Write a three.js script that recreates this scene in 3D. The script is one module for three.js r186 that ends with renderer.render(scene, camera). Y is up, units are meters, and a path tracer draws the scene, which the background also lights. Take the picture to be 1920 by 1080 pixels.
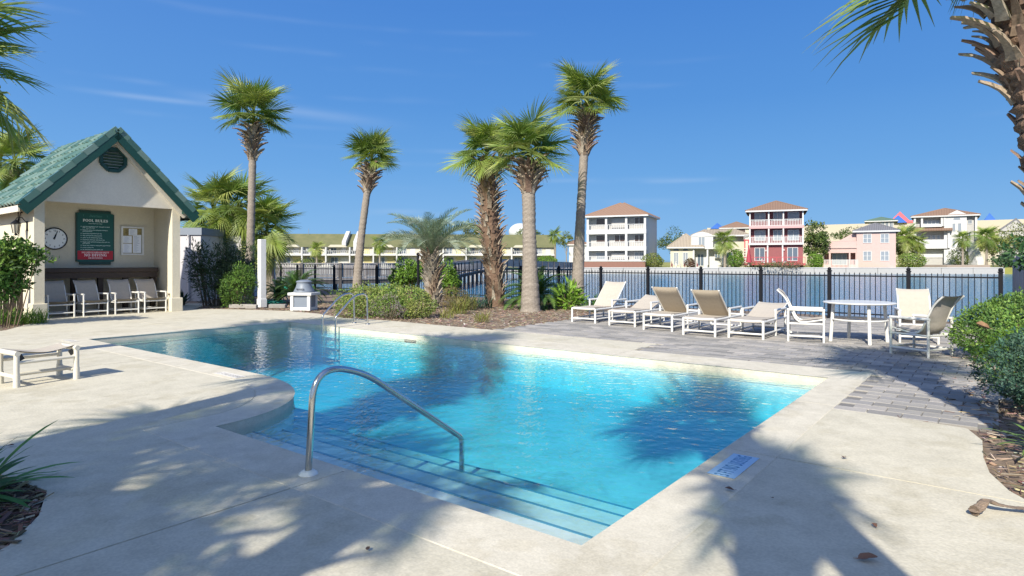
import * as THREE from 'three';
import { mergeGeometries } from 'three/addons/utils/BufferGeometryUtils.js';
import { RoundedBoxGeometry } from 'three/addons/geometries/RoundedBoxGeometry.js';
import { Brush, Evaluator, SUBTRACTION } from 'three-bvh-csg';

// ---------------------------------------------------------------- camera, sky, sun, exposure
const F = 1172, CX = 960, CY = 491, EYE = 1.5;
const scene = new THREE.Scene();
const camera = new THREE.PerspectiveCamera((2 * Math.atan(540 / F) * 180) / Math.PI, 1920 / 1080, 0.05, 3000);
camera.position.set(0, EYE, 0);
camera.setViewOffset(1920, 1080, 0, 49, 1920, 1080);
const renderer = new THREE.WebGLRenderer({ antialias: true });
renderer.setSize(1920, 1080);
renderer.toneMapping = THREE.LinearToneMapping;
const EXPOSURE = 1.7;
renderer.toneMappingExposure = EXPOSURE;
renderer.shadowMap.enabled = true;

const SUN_EL = (35 * Math.PI) / 180, SUN = new THREE.Vector3(-0.4 * Math.cos(SUN_EL), Math.sin(SUN_EL), 0.9165 * Math.cos(SUN_EL)).normalize();
const sun = new THREE.DirectionalLight(new THREE.Color().setRGB(1, 0.935, 0.8), 4.25);
sun.position.copy(SUN).multiplyScalar(120);
sun.name = 'sun';
sun.castShadow = true;
Object.assign(sun.shadow.camera, { left: -60, right: 60, top: 60, bottom: -60, near: 1, far: 400 });
sun.shadow.mapSize.set(4096, 4096);
scene.add(sun, sun.target);

// seeded random numbers and tiling noise
function rng(seed) { let s = seed >>> 0; return () => { s = (s + 0x6d2b79f5) | 0; let t = Math.imul(s ^ (s >>> 15), 1 | s); t = (t + Math.imul(t ^ (t >>> 7), 61 | t)) ^ t; return ((t ^ (t >>> 14)) >>> 0) / 4294967296; }; }
const hash = (x, y, s) => { let h = Math.imul(x, 374761393) ^ Math.imul(y, 668265263) ^ Math.imul(s, 974634777); h = Math.imul(h ^ (h >>> 13), 1274126177); return ((h ^ (h >>> 16)) >>> 0) / 4294967296; };
const lerp = THREE.MathUtils.lerp, clamp = THREE.MathUtils.clamp, sstep = THREE.MathUtils.smoothstep;
function vnoise(x, y, per, s) {
  const ix = Math.floor(x), iy = Math.floor(y), fx = x - ix, fy = y - iy, a = fx * fx * (3 - 2 * fx), b = fy * fy * (3 - 2 * fy), m = (v) => ((v % per) + per) % per;
  return lerp(lerp(hash(m(ix), m(iy), s), hash(m(ix + 1), m(iy), s), a), lerp(hash(m(ix), m(iy + 1), s), hash(m(ix + 1), m(iy + 1), s), a), b);
}
function fbm(u, v, f, oct, s, sy = 1) { let a = 0.5, t = 0, n = 0; for (let i = 0; i < oct; i++) { t += a * vnoise(u * f, v * f * sy, f, s + i); n += a; a *= 0.55; f *= 2; } return t / n; }

{ // the sky: clear blue, paler towards the horizon and round the sun, with a few thin streaks of cirrus
  const W = 1536, H = 768, data = new Float32Array(W * H * 4), stops = [[-90, 0.16, 0.2, 0.22], [-3, 0.24, 0.34, 0.42], [0, 0.27, 0.52, 0.83], [3, 0.225, 0.475, 0.82], [8, 0.145, 0.385, 0.775], [14, 0.092, 0.3, 0.715], [22, 0.06, 0.235, 0.66], [35, 0.045, 0.19, 0.58], [60, 0.034, 0.15, 0.5], [90, 0.03, 0.135, 0.46]];
  for (let r = 0; r < H; r++) {
    const up = ((r + 0.5) / H - 0.5) * Math.PI, deg = (up * 180) / Math.PI;
    let k = 0; while (k < stops.length - 2 && stops[k + 1][0] < deg) k++;
    const t = clamp((deg - stops[k][0]) / (stops[k + 1][0] - stops[k][0]), 0, 1), base = [1, 2, 3].map((c) => lerp(stops[k][c], stops[k + 1][c], t));
    for (let c = 0; c < W; c++) {
      const az = ((c + 0.5) / W - 0.5) * 2 * Math.PI, x = Math.cos(az) * Math.cos(up), y = Math.sin(up), z = Math.sin(az) * Math.cos(up);
      const cs = x * SUN.x + y * SUN.y + z * SUN.z, glow = 0.5 * Math.exp((cs - 1) * 2.4) + 0.2 * Math.exp((cs - 1) * 9) + 0.5 * Math.exp((cs - 1) * 90);  // broad first term raised in the unseen sky to fill the shade
      let ci = 0;
      if (deg > 1 && deg < 40) {
        const q = az / (2 * Math.PI) + 0.5, n = fbm(q + 0.004 * Math.sin(deg * 2), deg / 90, 18, 5, 77, 9);
        ci = sstep(n, 0.66, 0.9) * sstep(deg, 1, 5) * (1 - sstep(deg, 14, 24)) * sstep(fbm(q, deg / 90, 7, 3, 5, 3), 0.38, 0.62);
        const d1 = deg - 13.1 + 4.0 * (az + 1.98), along = az + 1.98; // the long thin streak at the left
        ci = Math.max(ci, 0.62 * Math.exp(-d1 * d1 * 6) * sstep(along, -0.12, 0.0) * (1 - sstep(along, 0.1, 0.28)) * (0.45 + 0.9 * fbm(q, deg / 90, 60, 3, 9, 4)));
      }
      const o = (r * W + c) * 4, cl = [0.62, 0.74, 0.92];
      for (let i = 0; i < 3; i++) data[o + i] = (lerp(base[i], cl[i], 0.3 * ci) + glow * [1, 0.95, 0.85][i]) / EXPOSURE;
      data[o + 3] = 1;
    }
  }
  const sky = new THREE.DataTexture(data, W, H, THREE.RGBAFormat, THREE.FloatType);
  sky.mapping = THREE.EquirectangularReflectionMapping; sky.magFilter = THREE.LinearFilter; sky.wrapS = THREE.RepeatWrapping; sky.needsUpdate = true;
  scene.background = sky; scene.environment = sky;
}

// ---------------------------------------------------------------- textures and materials
function tex(n, fn, size = [1, 1], srgb = false) {
  const d = new Uint8Array(n * n * 4);
  for (let y = 0; y < n; y++) for (let x = 0; x < n; x++) { const v = fn(x / n, y / n), o = (y * n + x) * 4, a = Array.isArray(v) ? v : [v, v, v]; for (let i = 0; i < 3; i++) d[o + i] = clamp(a[i] * 255, 0, 255); d[o + 3] = 255; }
  const t = new THREE.DataTexture(d, n, n);
  t.wrapS = t.wrapT = THREE.RepeatWrapping; t.magFilter = THREE.LinearFilter; t.minFilter = THREE.LinearMipmapLinearFilter; t.generateMipmaps = true;
  if (srgb) t.colorSpace = THREE.SRGBColorSpace;
  t.repeat.set(1 / size[0], 1 / size[1]); t.needsUpdate = true;
  return t;
}
const resized = (t, a, b = a) => { const c = t.clone(); c.repeat.set(1 / a, 1 / b); c.needsUpdate = true; return c; };
const T = {
  concrete: tex(1024, (u, v) => { const a = fbm(u, v, 5, 5, 1), b = fbm(u, v, 24, 4, 2), s = vnoise(u * 300, v * 300, 300, 3), st = sstep(fbm(u, v, 9, 5, 8), 0.56, 0.7), sp = vnoise(u * 180, v * 180, 180, 13) > 0.985 ? 0.22 : 0; return [0.77 + 0.13 * a + 0.19 * (b - 0.5) + 0.15 * (s - 0.5) - 0.06 * st - sp, 0.765 + 0.133 * a + 0.19 * (b - 0.5) + 0.15 * (s - 0.5) - 0.068 * st - sp, 0.745 + 0.137 * a + 0.2 * (b - 0.5) + 0.15 * (s - 0.5) - 0.09 * st - sp * 1.1]; }, [3.1, 3.1]),
  grit: tex(512, (u, v) => 0.5 * fbm(u, v, 40, 4, 4) + 0.5 * fbm(u, v, 9, 4, 6), [0.8, 0.8]),
  stucco: tex(512, (u, v) => 0.82 + 0.12 * fbm(u, v, 4, 5, 11) + 0.1 * (fbm(u, v, 60, 2, 12) - 0.5), [1.6, 1.6]),
  wood: tex(512, (u, v) => { const g = fbm(u, v, 32, 4, 21, 0.0625), k = fbm(u, v, 6, 3, 22); return 0.55 + 0.4 * g + 0.15 * (k - 0.5); }, [0.5, 2]),
  bark: tex(512, (u, v) => { const g = fbm(u, v, 8, 5, 31, 4), k = fbm(u, v, 64, 3, 32, 0.25); return 0.42 + 0.5 * g + 0.35 * (k - 0.5); }, [0.5, 0.5]),
  fabric: tex(256, (u, v) => 0.84 + 0.07 * Math.sin(u * 2 * Math.PI * 48) + 0.07 * Math.sin(v * 2 * Math.PI * 48) + 0.12 * (fbm(u, v, 6, 4, 41) - 0.5), [0.25, 0.25]),
  paver: tex(512, (u, v) => 0.72 + 0.28 * fbm(u, v, 7, 5, 51) + 0.22 * (fbm(u, v, 70, 3, 52) - 0.5), [0.7, 0.7]),
  soil: tex(512, (u, v) => { const a = fbm(u, v, 12, 5, 61), b = fbm(u, v, 48, 3, 62), s = vnoise(u * 200, v * 60, 200, 63); return [0.4 + 0.5 * a + 0.5 * (b - 0.5) + 0.2 * (s - 0.5), 0.36 + 0.5 * a + 0.5 * (b - 0.5) + 0.18 * (s - 0.5), 0.32 + 0.46 * a + 0.46 * (b - 0.5) + 0.2 * (s - 0.5)]; }, [1.7, 1.7]),
  grass: tex(512, (u, v) => { const a = fbm(u, v, 6, 5, 71), b = fbm(u, v, 90, 2, 72); return [0.6 + 0.4 * a + 0.3 * (b - 0.5), 0.7 + 0.3 * a + 0.3 * (b - 0.5), 0.5 + 0.3 * a]; }, [7, 7]),
  plaster: tex(512, (u, v) => 0.74 + 0.3 * fbm(u, v, 5, 6, 81) + 0.14 * (fbm(u, v, 50, 3, 82) - 0.5) - 0.1 * sstep(fbm(u, v, 11, 4, 83), 0.58, 0.72), [2.7, 2.7]),
  ripple: (() => { // small wind ripples made of many plane waves that tile
    const R = rng(5), waves = []; for (let i = 0; i < 90; i++) { const k = 9 + 75 * R() ** 1.4, a = 2 * Math.PI * R(); waves.push([Math.round(k * Math.cos(a)), Math.round(k * Math.sin(a)), 2 * Math.PI * R(), 1 / (k + 8) ** 1.05]); }
    const sum = waves.reduce((s, w) => s + w[3], 0) * 0.36, N = 1024, sn = new Float32Array(N); for (let i = 0; i < N; i++) sn[i] = Math.sin((2 * Math.PI * i) / N);
    return tex(N, (u, v) => { const x = Math.round(u * N), y = Math.round(v * N); let h = 0; for (const [a, b, p, w] of waves) h += w * sn[(((a * x + b * y + Math.round((p / (2 * Math.PI)) * N)) % N) + N) % N]; return 0.5 + (0.5 * h) / sum; }, [3.2, 3.2]);
  })(),
};
const C = (r, g, b) => new THREE.Color().setRGB(r, g, b);
const std = (r, g, b, o = {}) => new THREE.MeshStandardMaterial({ color: C(r, g, b), roughness: 0.75, ...o });
const phy = (r, g, b, o = {}) => new THREE.MeshPhysicalMaterial({ color: C(r, g, b), roughness: 0.6, ...o });
const M = {
  deck: std(0.655, 0.61, 0.495, { map: T.concrete, roughness: 0.9, bumpMap: T.grit, bumpScale: 0.003 }),
  coping: std(0.7, 0.65, 0.54, { map: resized(T.concrete, 2.3), roughness: 0.85, bumpMap: T.grit, bumpScale: 0.002 }),
  plaster: std(0.61, 0.63, 0.6, { map: T.plaster, roughness: 0.8 }),
  waterline: std(0.72, 0.72, 0.66, { map: T.stucco, roughness: 0.5 }),
  nosing: std(0.09, 0.24, 0.33, { roughness: 0.4 }),
  soil: std(0.3, 0.235, 0.19, { map: T.soil, roughness: 1, bumpMap: T.soil, bumpScale: 0.02 }),
  lawn: std(0.34, 0.31, 0.1, { map: T.grass, roughness: 1 }),
  sand: std(0.22, 0.21, 0.2, { map: T.paver, roughness: 1 }),
  pavers: [[0.36, 0.34, 0.31], [0.3, 0.285, 0.265], [0.4, 0.375, 0.34], [0.34, 0.325, 0.31], [0.44, 0.41, 0.375], [0.26, 0.25, 0.235]].map((c) => std(...c, { map: T.paver, roughness: 0.9, bumpMap: T.grit, bumpScale: 0.002 })),
  pvc: phy(0.68, 0.67, 0.635, { roughness: 0.35, clearcoat: 0.2 }),
  pvcOld: phy(0.7, 0.66, 0.56, { map: resized(T.stucco, 0.5), roughness: 0.5 }),
  sling: std(0.5, 0.45, 0.385, { map: T.fabric, roughness: 0.95, bumpMap: T.fabric, bumpScale: 0.0015, side: THREE.DoubleSide }),
  slingShaded: std(0.46, 0.39, 0.3, { map: T.fabric, roughness: 0.95, bumpMap: T.fabric, bumpScale: 0.0015, side: THREE.DoubleSide }),  // sling cloth darkened to tan: shade on the tilted backs, put into the colour
  steel: std(0.62, 0.61, 0.58, { metalness: 1, roughness: 0.16 }),
  black: phy(0.01, 0.011, 0.015, { roughness: 0.6, specularIntensity: 0.35 }),
  darkStrap: std(0.03, 0.03, 0.03, { roughness: 0.7 }),
  wall: std(0.7, 0.64, 0.5, { map: T.stucco, roughness: 0.95, bumpMap: T.grit, bumpScale: 0.004 }),
  gable: std(0.72, 0.67, 0.57, { map: T.stucco, roughness: 0.95, bumpMap: T.grit, bumpScale: 0.003 }),
  whitePaint: std(0.8, 0.8, 0.78, { map: T.stucco, roughness: 0.6 }),
  greyWall: std(0.6, 0.58, 0.6, { map: T.stucco, roughness: 0.9 }),
  greyTrim: std(0.2, 0.23, 0.28, { roughness: 0.7 }),
  greenDark: std(0.008, 0.05, 0.038, { roughness: 0.45 }),
  tiles: [[0.075, 0.155, 0.125], [0.11, 0.195, 0.155], [0.05, 0.12, 0.095], [0.15, 0.23, 0.19]].map((c) => phy(...c, { map: resized(T.stucco, 0.7), roughness: 0.38, clearcoat: 0.35, clearcoatRoughness: 0.3 })),
  woodDark: std(0.06, 0.04, 0.03, { map: T.wood, roughness: 0.7 }),
  woodGate: std(0.1, 0.075, 0.055, { map: T.wood, roughness: 0.9 }),
  woodGrey: std(0.42, 0.4, 0.4, { map: T.wood, roughness: 0.95, bumpMap: T.wood, bumpScale: 0.004 }),
  dock: std(0.44, 0.41, 0.4, { map: T.wood, roughness: 0.95 }),
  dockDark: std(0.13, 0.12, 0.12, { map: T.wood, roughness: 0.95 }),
  bark: std(0.4, 0.345, 0.29, { map: T.bark, roughness: 1, bumpMap: T.bark, bumpScale: 0.02 }),
  barkRed: std(0.25, 0.16, 0.11, { map: T.bark, roughness: 1, bumpMap: T.bark, bumpScale: 0.025 }),
  boots: [[0.43, 0.34, 0.25], [0.33, 0.24, 0.17], [0.5, 0.43, 0.34], [0.3, 0.2, 0.15]].map((c) => std(...c, { map: resized(T.bark, 0.25), roughness: 1 })),
  leaf: phy(1, 1, 1, { vertexColors: true, roughness: 0.62, transmission: 0.28, side: THREE.DoubleSide, specularIntensity: 0.6 }),
  frond: phy(1, 1, 1, { vertexColors: true, roughness: 0.5, transmission: 0.5, side: THREE.DoubleSide, specularIntensity: 0.7 }),
  stem: std(0.16, 0.12, 0.08, { roughness: 1 }),
  glass: phy(0.1, 0.13, 0.17, { roughness: 0.06, metalness: 0, specularIntensity: 1 }),
  curtain: std(0.5, 0.52, 0.55, { roughness: 0.35 }),
};

// ---------------------------------------------------------------- helpers
const V = (x, y, z) => new THREE.Vector3(x, y, z);
const depthAt = (py, h = 0) => ((EYE - h) * F) / (py - CY);                                     // distance of a level h seen at height py
const onGround = (px, py, h = 0) => { const d = depthAt(py, h); return V(((px - CX) / F) * d, h, -d); };
const atDepth = (px, py, d) => V(((px - CX) / F) * d, EYE + ((CY - py) / F) * d, -d);
const EU = [-0.789, 0.615], EN = [0.615, 0.789];                                                 // the pool's long and short axes in (x, distance)
const PO = (u, v) => [EU[0] * u + EN[0] * v, EU[1] * u + EN[1] * v];
const PW = (u, v, y = 0) => { const p = PO(u, v); return V(p[0], y, -p[1]); };
const TH = -Math.atan2(0.615, 0.789);                                                            // turn of things that stand square to the pool
const used = {};
const numbered = (n) => { used[n] = (used[n] ?? -1) + 1; return used[n] ? n + '_' + String(used[n]).padStart(3, '0') : n; };
function shade(o) { o.castShadow = o.receiveShadow = true; return o; }
function tag(o, label, category, group, kind) { if (label) o.userData.label = label; if (category) o.userData.category = category; if (group) o.userData.group = group; if (kind) o.userData.kind = kind; return o; }
function thing(name, label, category, pos = [0, 0, 0], turn = 0, group) {
  const o = new THREE.Group(); o.name = numbered(name);
  if (pos.isVector3) o.position.copy(pos); else o.position.set(...pos);
  o.rotation.y = turn; scene.add(o);
  return tag(o, label, category, group);
}
function part(name, geo, mat, parent, label) {
  const m = shade(new THREE.Mesh(Array.isArray(geo) ? merge(geo) : geo, mat)); m.name = name; if (label) m.userData.label = label; parent.add(m); return m;
}
function struct(name, geo, mat) { const m = shade(new THREE.Mesh(Array.isArray(geo) ? merge(geo) : geo, mat)); m.name = numbered(name); m.userData.kind = 'structure'; scene.add(m); return m; }
function copyOf(src, pos, turn, label) {
  const c = src.clone(); c.name = numbered(src.name.replace(/_\d{3}$/, '')); scene.add(c);
  c.userData = { ...src.userData, ...(label ? { label } : {}) };
  if (pos.isVector3) c.position.copy(pos); else c.position.set(...pos); c.rotation.y = turn; return c;
}
function clean(g) { const n = g.index ? g.toNonIndexed() : g; for (const k of Object.keys(n.attributes)) if (!['position', 'normal', 'uv', 'color'].includes(k)) n.deleteAttribute(k); return n; }
function merge(list) {
  const l = list.flat(9).map(clean), col = l.some((g) => g.attributes.color);
  for (const g of l) { if (!g.attributes.uv) planarUV(g); if (!col) g.deleteAttribute('color'); }
  return l.length === 1 ? l[0] : mergeGeometries(l);
}
// uv in metres, by the way each face points
function planarUV(g) {
  const p = g.attributes.position, n = g.attributes.normal, uv = new Float32Array(p.count * 2);
  for (let i = 0; i < p.count; i++) {
    const x = p.getX(i), y = p.getY(i), z = p.getZ(i), a = Math.abs(n.getX(i)), b = Math.abs(n.getY(i)), c = Math.abs(n.getZ(i));
    if (b >= a && b >= c) { uv[2 * i] = x; uv[2 * i + 1] = z; } else if (a >= c) { uv[2 * i] = z; uv[2 * i + 1] = y; } else { uv[2 * i] = x; uv[2 * i + 1] = y; }
  }
  g.setAttribute('uv', new THREE.BufferAttribute(uv, 2)); return g;
}
function box(w, h, d, x = 0, y = 0, z = 0, ry = 0, rx = 0, rz = 0) { const g = new THREE.BoxGeometry(w, h, d).toNonIndexed(); planarUV(g); if (rx) g.rotateX(rx); if (rz) g.rotateZ(rz); if (ry) g.rotateY(ry); return g.translate(x, y, z); }
function rbox(w, h, d, r, x = 0, y = 0, z = 0) { const g = clean(new RoundedBoxGeometry(w, h, d, 2, r)); planarUV(g); return g.translate(x, y, z); }
const span = (x0, x1, y0, y1, z0, z1) => box(x1 - x0, y1 - y0, z1 - z0, (x0 + x1) / 2, (y0 + y1) / 2, (z0 + z1) / 2);   // by its limits
function rod(a, b, r0, r1 = r0, seg = 10) { // a round bar from a to b
  a = Array.isArray(a) ? V(...a) : a; b = Array.isArray(b) ? V(...b) : b;
  const d = b.clone().sub(a), g = clean(new THREE.CylinderGeometry(r1, r0, d.length(), seg));
  const uv = g.attributes.uv; for (let i = 0; i < uv.count; i++) uv.setXY(i, uv.getX(i) * 6.28 * r0, uv.getY(i) * d.length());
  return g.applyQuaternion(new THREE.Quaternion().setFromUnitVectors(V(0, 1, 0), d.clone().normalize())).translate(...a.clone().add(b).multiplyScalar(0.5).toArray());
}
function bar(a, b, w, h) { // a square bar from a to b
  a = Array.isArray(a) ? V(...a) : a; b = Array.isArray(b) ? V(...b) : b;
  const d = b.clone().sub(a), g = box(w, h, d.length()), m = new THREE.Matrix4().lookAt(b, a, V(0, 1, 0));
  return g.applyMatrix4(m).translate(...a.clone().add(b).multiplyScalar(0.5).toArray());
}
function pipe(pts, r, seg = 24, rad = 10, tension = 0.0) { const c = new THREE.CatmullRomCurve3(pts.map((p) => (Array.isArray(p) ? V(...p) : p)), false, 'catmullrom', tension); return clean(new THREE.TubeGeometry(c, seg, r, rad)); }
function bentPipe(pts, bend, r, rad = 12) { // straight runs joined by round bends
  pts = pts.map((p) => (Array.isArray(p) ? V(...p) : p)); const path = new THREE.CurvePath(); let at = pts[0];
  for (let i = 1; i < pts.length - 1; i++) {
    const a = pts[i].clone().add(pts[i - 1].clone().sub(pts[i]).setLength(bend[i - 1] ?? bend)), b = pts[i].clone().add(pts[i + 1].clone().sub(pts[i]).setLength(bend[i - 1] ?? bend));
    path.add(new THREE.LineCurve3(at, a)); path.add(new THREE.QuadraticBezierCurve3(a, pts[i], b)); at = b;
  }
  path.add(new THREE.LineCurve3(at, pts[pts.length - 1]));
  return clean(new THREE.TubeGeometry(path, 90, r, rad));
}
const poly = (pts) => { const s = new THREE.Shape(); pts.forEach((p, i) => (i ? s.lineTo(p[0], p[1]) : s.moveTo(p[0], p[1]))); s.closePath(); return s; };
const pathOf = (pts) => new THREE.Path(pts.map((p) => new THREE.Vector2(p[0], p[1])));
// a slab whose outline is given in (x, distance), from level y0 up to y1
function slab(pts, y0, y1, holes = [], bevel = 0) {
  const s = poly(pts); for (const h of holes) s.holes.push(pathOf(h));
  const g = clean(new THREE.ExtrudeGeometry(s, { depth: y1 - y0 - bevel, bevelEnabled: bevel > 0, bevelThickness: bevel, bevelSize: bevel, bevelOffset: -bevel, bevelSegments: 2, curveSegments: 4 })).rotateX(-Math.PI / 2).translate(0, y0, 0);
  return planarUV(g);
}
function sheet(pts, y, holes = []) { const s = poly(pts); for (const h of holes) s.holes.push(pathOf(h)); const g = clean(new THREE.ShapeGeometry(s)).rotateX(-Math.PI / 2).translate(0, y, 0); return planarUV(g); }
function inside(pts, x, y) { let r = false; for (let i = 0, j = pts.length - 1; i < pts.length; j = i++) { const [a, b] = pts[i], [c, d] = pts[j]; if (b > y !== d > y && x < ((c - a) * (y - b)) / (d - b) + a) r = !r; } return r; }
const CSG = new Evaluator(); CSG.useGroups = false; CSG.attributes = ['position', 'normal', 'uv'];
function cut(geo, ...cutters) { let a = new Brush(geo); a.updateMatrixWorld(); for (const c of cutters) { const b = new Brush(c); b.updateMatrixWorld(); a = CSG.evaluate(a, b, SUBTRACTION); } const g = clean(a.geometry); return planarUV(g); }
// quads and triangles gathered into one geometry with vertex colours
class Bag {
  constructor() { this.p = []; this.c = []; }
  tri(a, b, c, k) { for (const v of [a, b, c]) { this.p.push(v.x, v.y, v.z); this.c.push(k[0], k[1], k[2]); } }
  quad(a, b, c, d, k) { this.tri(a, b, c, k); this.tri(a, c, d, k); }
  build() { const g = new THREE.BufferGeometry(); g.setAttribute('position', new THREE.BufferAttribute(new Float32Array(this.p), 3)); g.setAttribute('color', new THREE.BufferAttribute(new Float32Array(this.c), 3)); g.computeVertexNormals(); g.setAttribute('uv', new THREE.BufferAttribute(new Float32Array((this.p.length / 3) * 2), 2)); return g; }
}
const mixC = (a, b, t) => [lerp(a[0], b[0], t), lerp(a[1], b[1], t), lerp(a[2], b[2], t)];
const tint = (c, R, s = 0.25) => { const k = 1 + s * (R() * 2 - 1), h = 0.08 * (R() - 0.5); return [clamp(c[0] * k * (1 + h * 2), 0, 1), c[1] * k, c[2] * k * (1 - h)]; };

// ---------------------------------------------------------------- plants
// one pointed leaf: base, two sides, tip, folded along the middle
function addLeaf(bag, at, dir, up, len, wid, k) {
  const side = dir.clone().cross(up).normalize(), nrm = side.clone().cross(dir).normalize();
  const mid = at.clone().addScaledVector(dir, len * 0.45).addScaledVector(nrm, -wid * 0.12), tip = at.clone().addScaledVector(dir, len).addScaledVector(nrm, -len * 0.1);
  const l = mid.clone().addScaledVector(side, wid / 2).addScaledVector(nrm, wid * 0.22), r = mid.clone().addScaledVector(side, -wid / 2).addScaledVector(nrm, wid * 0.22);
  bag.tri(at, r, tip, k); bag.tri(at, tip, l, k);
}
const ball = (R) => { const z = R() * 2 - 1, a = R() * 6.2832, s = Math.sqrt(1 - z * z); return V(s * Math.cos(a), z, s * Math.sin(a)); };
// a mass of leaves on several overlapping lumps; lumps: [x, y, z, rx, ry, rz]
function foliage(lumps, n, len, wid, cols, seed, o = {}) {
  const R = rng(seed), bag = new Bag(), tot = lumps.reduce((s, l) => s + l[3] * l[4] + l[3] * l[5] + l[4] * l[5], 0);
  for (const l of lumps) {
    const m = Math.round((n * (l[3] * l[4] + l[3] * l[5] + l[4] * l[5])) / tot), ph = [R() * 9, R() * 9, R() * 9];
    for (let i = 0; i < m; i++) {
      const d = ball(R), bump = 1 + (o.rough ?? 0.12) * (Math.sin(d.x * 5 + ph[0]) + Math.sin(d.y * 6 + ph[1]) + Math.sin(d.z * 5.5 + ph[2])) / 1.5, rad = bump * (R() < 0.07 ? 1 + 0.13 * R() : 1 - (o.deep ?? 0.35) * R() * R());
      const p = V(l[0] + d.x * l[3] * rad, l[1] + d.y * l[4] * rad, l[2] + d.z * l[5] * rad);
      if (p.y < 0.01) continue;
      if (o.gaps && vnoise(p.x * o.gaps + 50, p.y * o.gaps + 50, 4096, 3) * 0.6 + vnoise(p.z * o.gaps + 50, p.y * o.gaps + 90, 4096, 4) * 0.4 < 0.36) continue;
      const dir = d.clone().multiplyScalar(0.7).add(ball(R).multiplyScalar(0.9)).add(V(0, o.lift ?? 0.25, 0)).normalize(), s = 0.7 + 0.6 * R();
      const cn = vnoise(p.x * 3.1 / (len * 12) + 40, (p.y + p.z * 0.7) * 3.1 / (len * 12) + 40, 4096, seed) * 1.3 + (R() - 0.5) * 0.7, k = tint(cols[clamp(Math.floor(cn * cols.length), 0, cols.length - 1)], R, 0.32);
      addLeaf(bag, p, dir, d.clone().add(ball(R).multiplyScalar(0.5)), len * s, wid * s, k);
    }
  }
  return bag.build();
}
function twigs(lumps, seed, n = 5, r = 0.012) {
  const R = rng(seed), out = [];
  for (const l of lumps) for (let i = 0; i < n; i++) { const d = ball(R); out.push(rod([l[0] * 0.5 + 0.1 * d.x, 0, l[2] * 0.5 + 0.1 * d.z], [l[0] + d.x * l[3] * 0.6, Math.max(0.05, l[1] + Math.abs(d.y) * l[4] * 0.7), l[2] + d.z * l[5] * 0.6], r, r * 0.5, 5)); }
  return out;
}
function bush(name, label, pos, lumps, n, len, wid, cols, seed, o = {}) {
  const t = thing(name, label, o.category ?? 'bush', pos, o.turn ?? 0, o.group);
  part('foliage', foliage(lumps, n, len, wid, cols, seed, o), M.leaf, t);
  part('stem', twigs(lumps, seed + 1, o.twigs ?? 5, o.twig ?? 0.012), M.stem, t);
  return t;
}
// long arching blades from one base
function blades(n, len, wid, cols, seed, o = {}) {
  const R = rng(seed), bag = new Bag();
  for (let i = 0; i < n; i++) {
    const a = R() * 6.2832, tilt = lerp(o.t0 ?? 0.15, o.t1 ?? 1.0, R()), L = len * (0.6 + 0.5 * R()), w = wid * (0.7 + 0.5 * R()), k = tint(cols[Math.floor(R() * cols.length)], R, 0.25), b = (o.spread ?? 0.1) * Math.sqrt(R()), ba = R() * 6.2832;
    let p = V(Math.cos(ba) * b, 0, Math.sin(ba) * b * (o.squash ?? 1)), e = Math.PI / 2 - tilt, pl = null, pr = null; const S = o.segs ?? 5, side = V(-Math.sin(a), 0, Math.cos(a));
    for (let s = 0; s <= S; s++) {
      const t = s / S, ww = w * (s === S ? 0.04 : 0.55 + 0.9 * t * (1 - t) * 1.8), l = p.clone().addScaledVector(side, ww / 2), r = p.clone().addScaledVector(side, -ww / 2);
      if (pl) bag.quad(pl, pr, r, l, k); pl = l; pr = r;
      p = p.clone().add(V(Math.cos(a) * Math.cos(e), Math.sin(e), Math.sin(a) * Math.cos(e)).multiplyScalar(L / S)); e -= (o.bend ?? 1.1) / S;
      if (p.y < 0.015) p.y = 0.015;
    }
  }
  return bag.build();
}
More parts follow.
